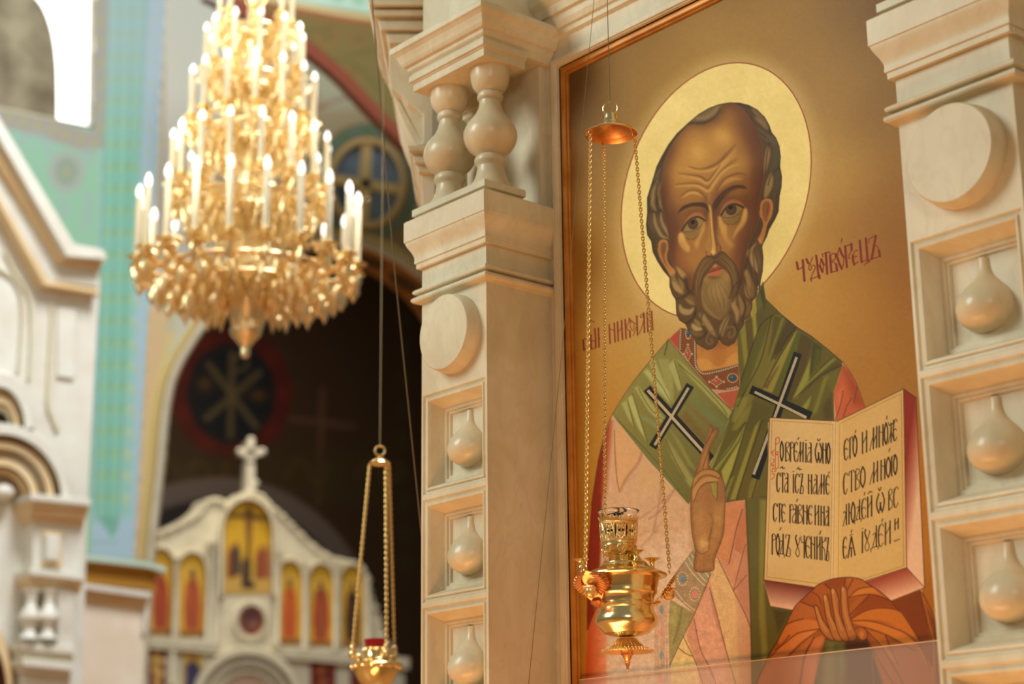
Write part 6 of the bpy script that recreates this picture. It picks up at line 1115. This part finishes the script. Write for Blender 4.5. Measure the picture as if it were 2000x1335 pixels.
    archring(-18, 1380, 46, 14, .1, WARMM, 3.6, 'doorway_arch'); mb = MB(); poly_px(mb, [(-18-32*math.cos(PI*i/20), 1380-32*3.6*math.sin(PI*i/20)) for i in range(21)], XK+.012, .01); mb.build('doorway', mat('red_brown_doorway', srgb(84, 34, 18), .7), root)
kiot()
def side_wall():
    X = -15.0; root = empty('marble_side_wall', (X-.3, on_x(230, 1250, X).y, -1.6)); tag(root, 'low white marble wall with a moulded top between the icon case and the side iconostasis', 'wall')
    m = MB(); poly_px(m, [(150, 1156), (284, 1172), (278, 1400), (140, 1400)], X, .6); m.build('wall_face', mat('rosy_marble', srgb(236, 224, 204), .35, noise=srgb(226, 208, 184), scale=3), root, False, .01)
    for ya, yb, pr in ((1138, 1150, .14), (1150, 1158, .10), (1158, 1170, .05)): mb = MB(); poly_px(mb, [(150, ya-2), (296-(yb-1150)*.5, ya+18), (296-(yb-1150)*.5, yb+18), (150, yb-2)], X, .6+pr, pr); mb.build('coping', WHITEM if ya < 1150 else WARMM, root, False, .01)
    mb = MB(); poly_px(mb, [(284, 1186), (294, 1190), (288, 1240), (280, 1238)], X, .5, .06); mb.build('end_bracket', WHITEM, root, False, .02)
    X = -16.2; root = empty('gilded_canopy', (X-.3, on_x(240, 1110, X).y, -1.6)); tag(root, 'small gilded canopy edged with pale green tiles below the green painted pier', 'canopy')
    m = MB(); poly_px(m, [(160, 1100), (310, 1116), (302, 1150), (160, 1138)], X, .5); m.build('gilt_cornice', GILTW, root, False, .02); q0 = on_x(200, 1140, X); q1 = on_x(280, 1140, X); m = MB(); m.box((X-.45, q0.y, -1.6), (X-.1, q1.y, q0.z+.05)); m.build('canopy_pier', WHITEM, root)
    m = MB(); poly_px(m, [(160, 1094), (318, 1110), (318, 1118), (160, 1102)], X, .5, .08); poly_px(m, [(160, 1132), (306, 1146), (304, 1152), (160, 1138)], X, .5, .04); m.build('gilt_moulding', mat('bright_gilt', srgb(206, 158, 70), .35, .4), root, False, .01)
    TILE = mat('pale_green_tile', srgb(196, 214, 196), .3)
    m = MB()
    for i in range(26):
        f = i/25; p = on_x(163+156*f, 1088+ (18 if f > .0 else 18)*f + (6*max(0, f-.8)*5), X+.10); m.lathe([(.001, .0), (.028, .0), (.034, .03), (.030, .05), (.001, .06)], (p.x, p.y, p.z-.03), 'Z', 8)
    m.build('tile_hem', TILE, root, True); m = MB(); poly_px(m, [(150, 1080), (300, 1096), (318, 1112), (160, 1096)], X-.1, .4); m.build('tile_roof', mat('green_glaze', srgb(120, 150, 130), .3), root)
side_wall()
# --- carved marble bracket behind the left pilaster, where the next arch springs
def bracket():
    D = 5.9; h = Vector((_r0[0], _r0[1], 0)); fw = Vector((math.sin(YAW), math.cos(YAW), 0)); pl = ray(790, 200)*D; d0 = pl[0]*fw.x+pl[1]*fw.y
    def on(x, y, e=0): r = Vector(ray(x, y)); return r*((d0-e)/(r.x*fw.x+r.y*fw.y))
    root = empty('arch_springer', tuple(on(800, 380))); tag(root, 'honey marble arch springer with stepped mouldings just behind the left pilaster', 'arch')
    def pz(pts, e, t, nm, m_=MARBLE, bv=.003): mb = MB(); mb.prism([tuple(on(x, y, e)) for x, y in pts], fw*t); return mb.build(nm, m_, root, False, bv)
    for x, ya, yb, e in ((708, -60, -10, .10), (716, -10, 10, .09), (722, 10, 18, .06), (727, 18, 30, .075), (733, 30, 40, .05), (738, 40, 58, .06), (748, 58, 66, .04), (754, 66, 84, .05)): pz([(x, ya), (846, ya), (846, yb), (x+ (yb-ya)*.3, yb)], e, .55, 'cornice_course')
    face = [(759, 84), (760, 150), (764, 172), (784, 186), (796, 200), (812, 210), (826, 222), (827, 262), (824, 282), (846, 284), (846, 84)]
    pz(face, 0, .5, 'spandrel')
    pz(curve([(760, 150), (770, 190), (784, 226), (800, 258), (815, 283)], 3)+[(826, 282), (829, 262), (828, 222), (812, 208), (796, 198), (784, 184), (764, 170)], -.05, .45, 'soffit', MARBLE)
    for x, ya, yb, e in ((795, 284, 294, .05), (799, 294, 304, .03), (805, 304, 318, .035), (811, 318, 336, .02)): pz([(x, ya), (848, ya), (848, yb), (x+(yb-ya)*.35, yb)], e, .5, 'capital_course')
    pz([(820, 336), (824, 370), (826, 700), (850, 700), (850, 336)], 0, .5, 'jamb')
bracket()
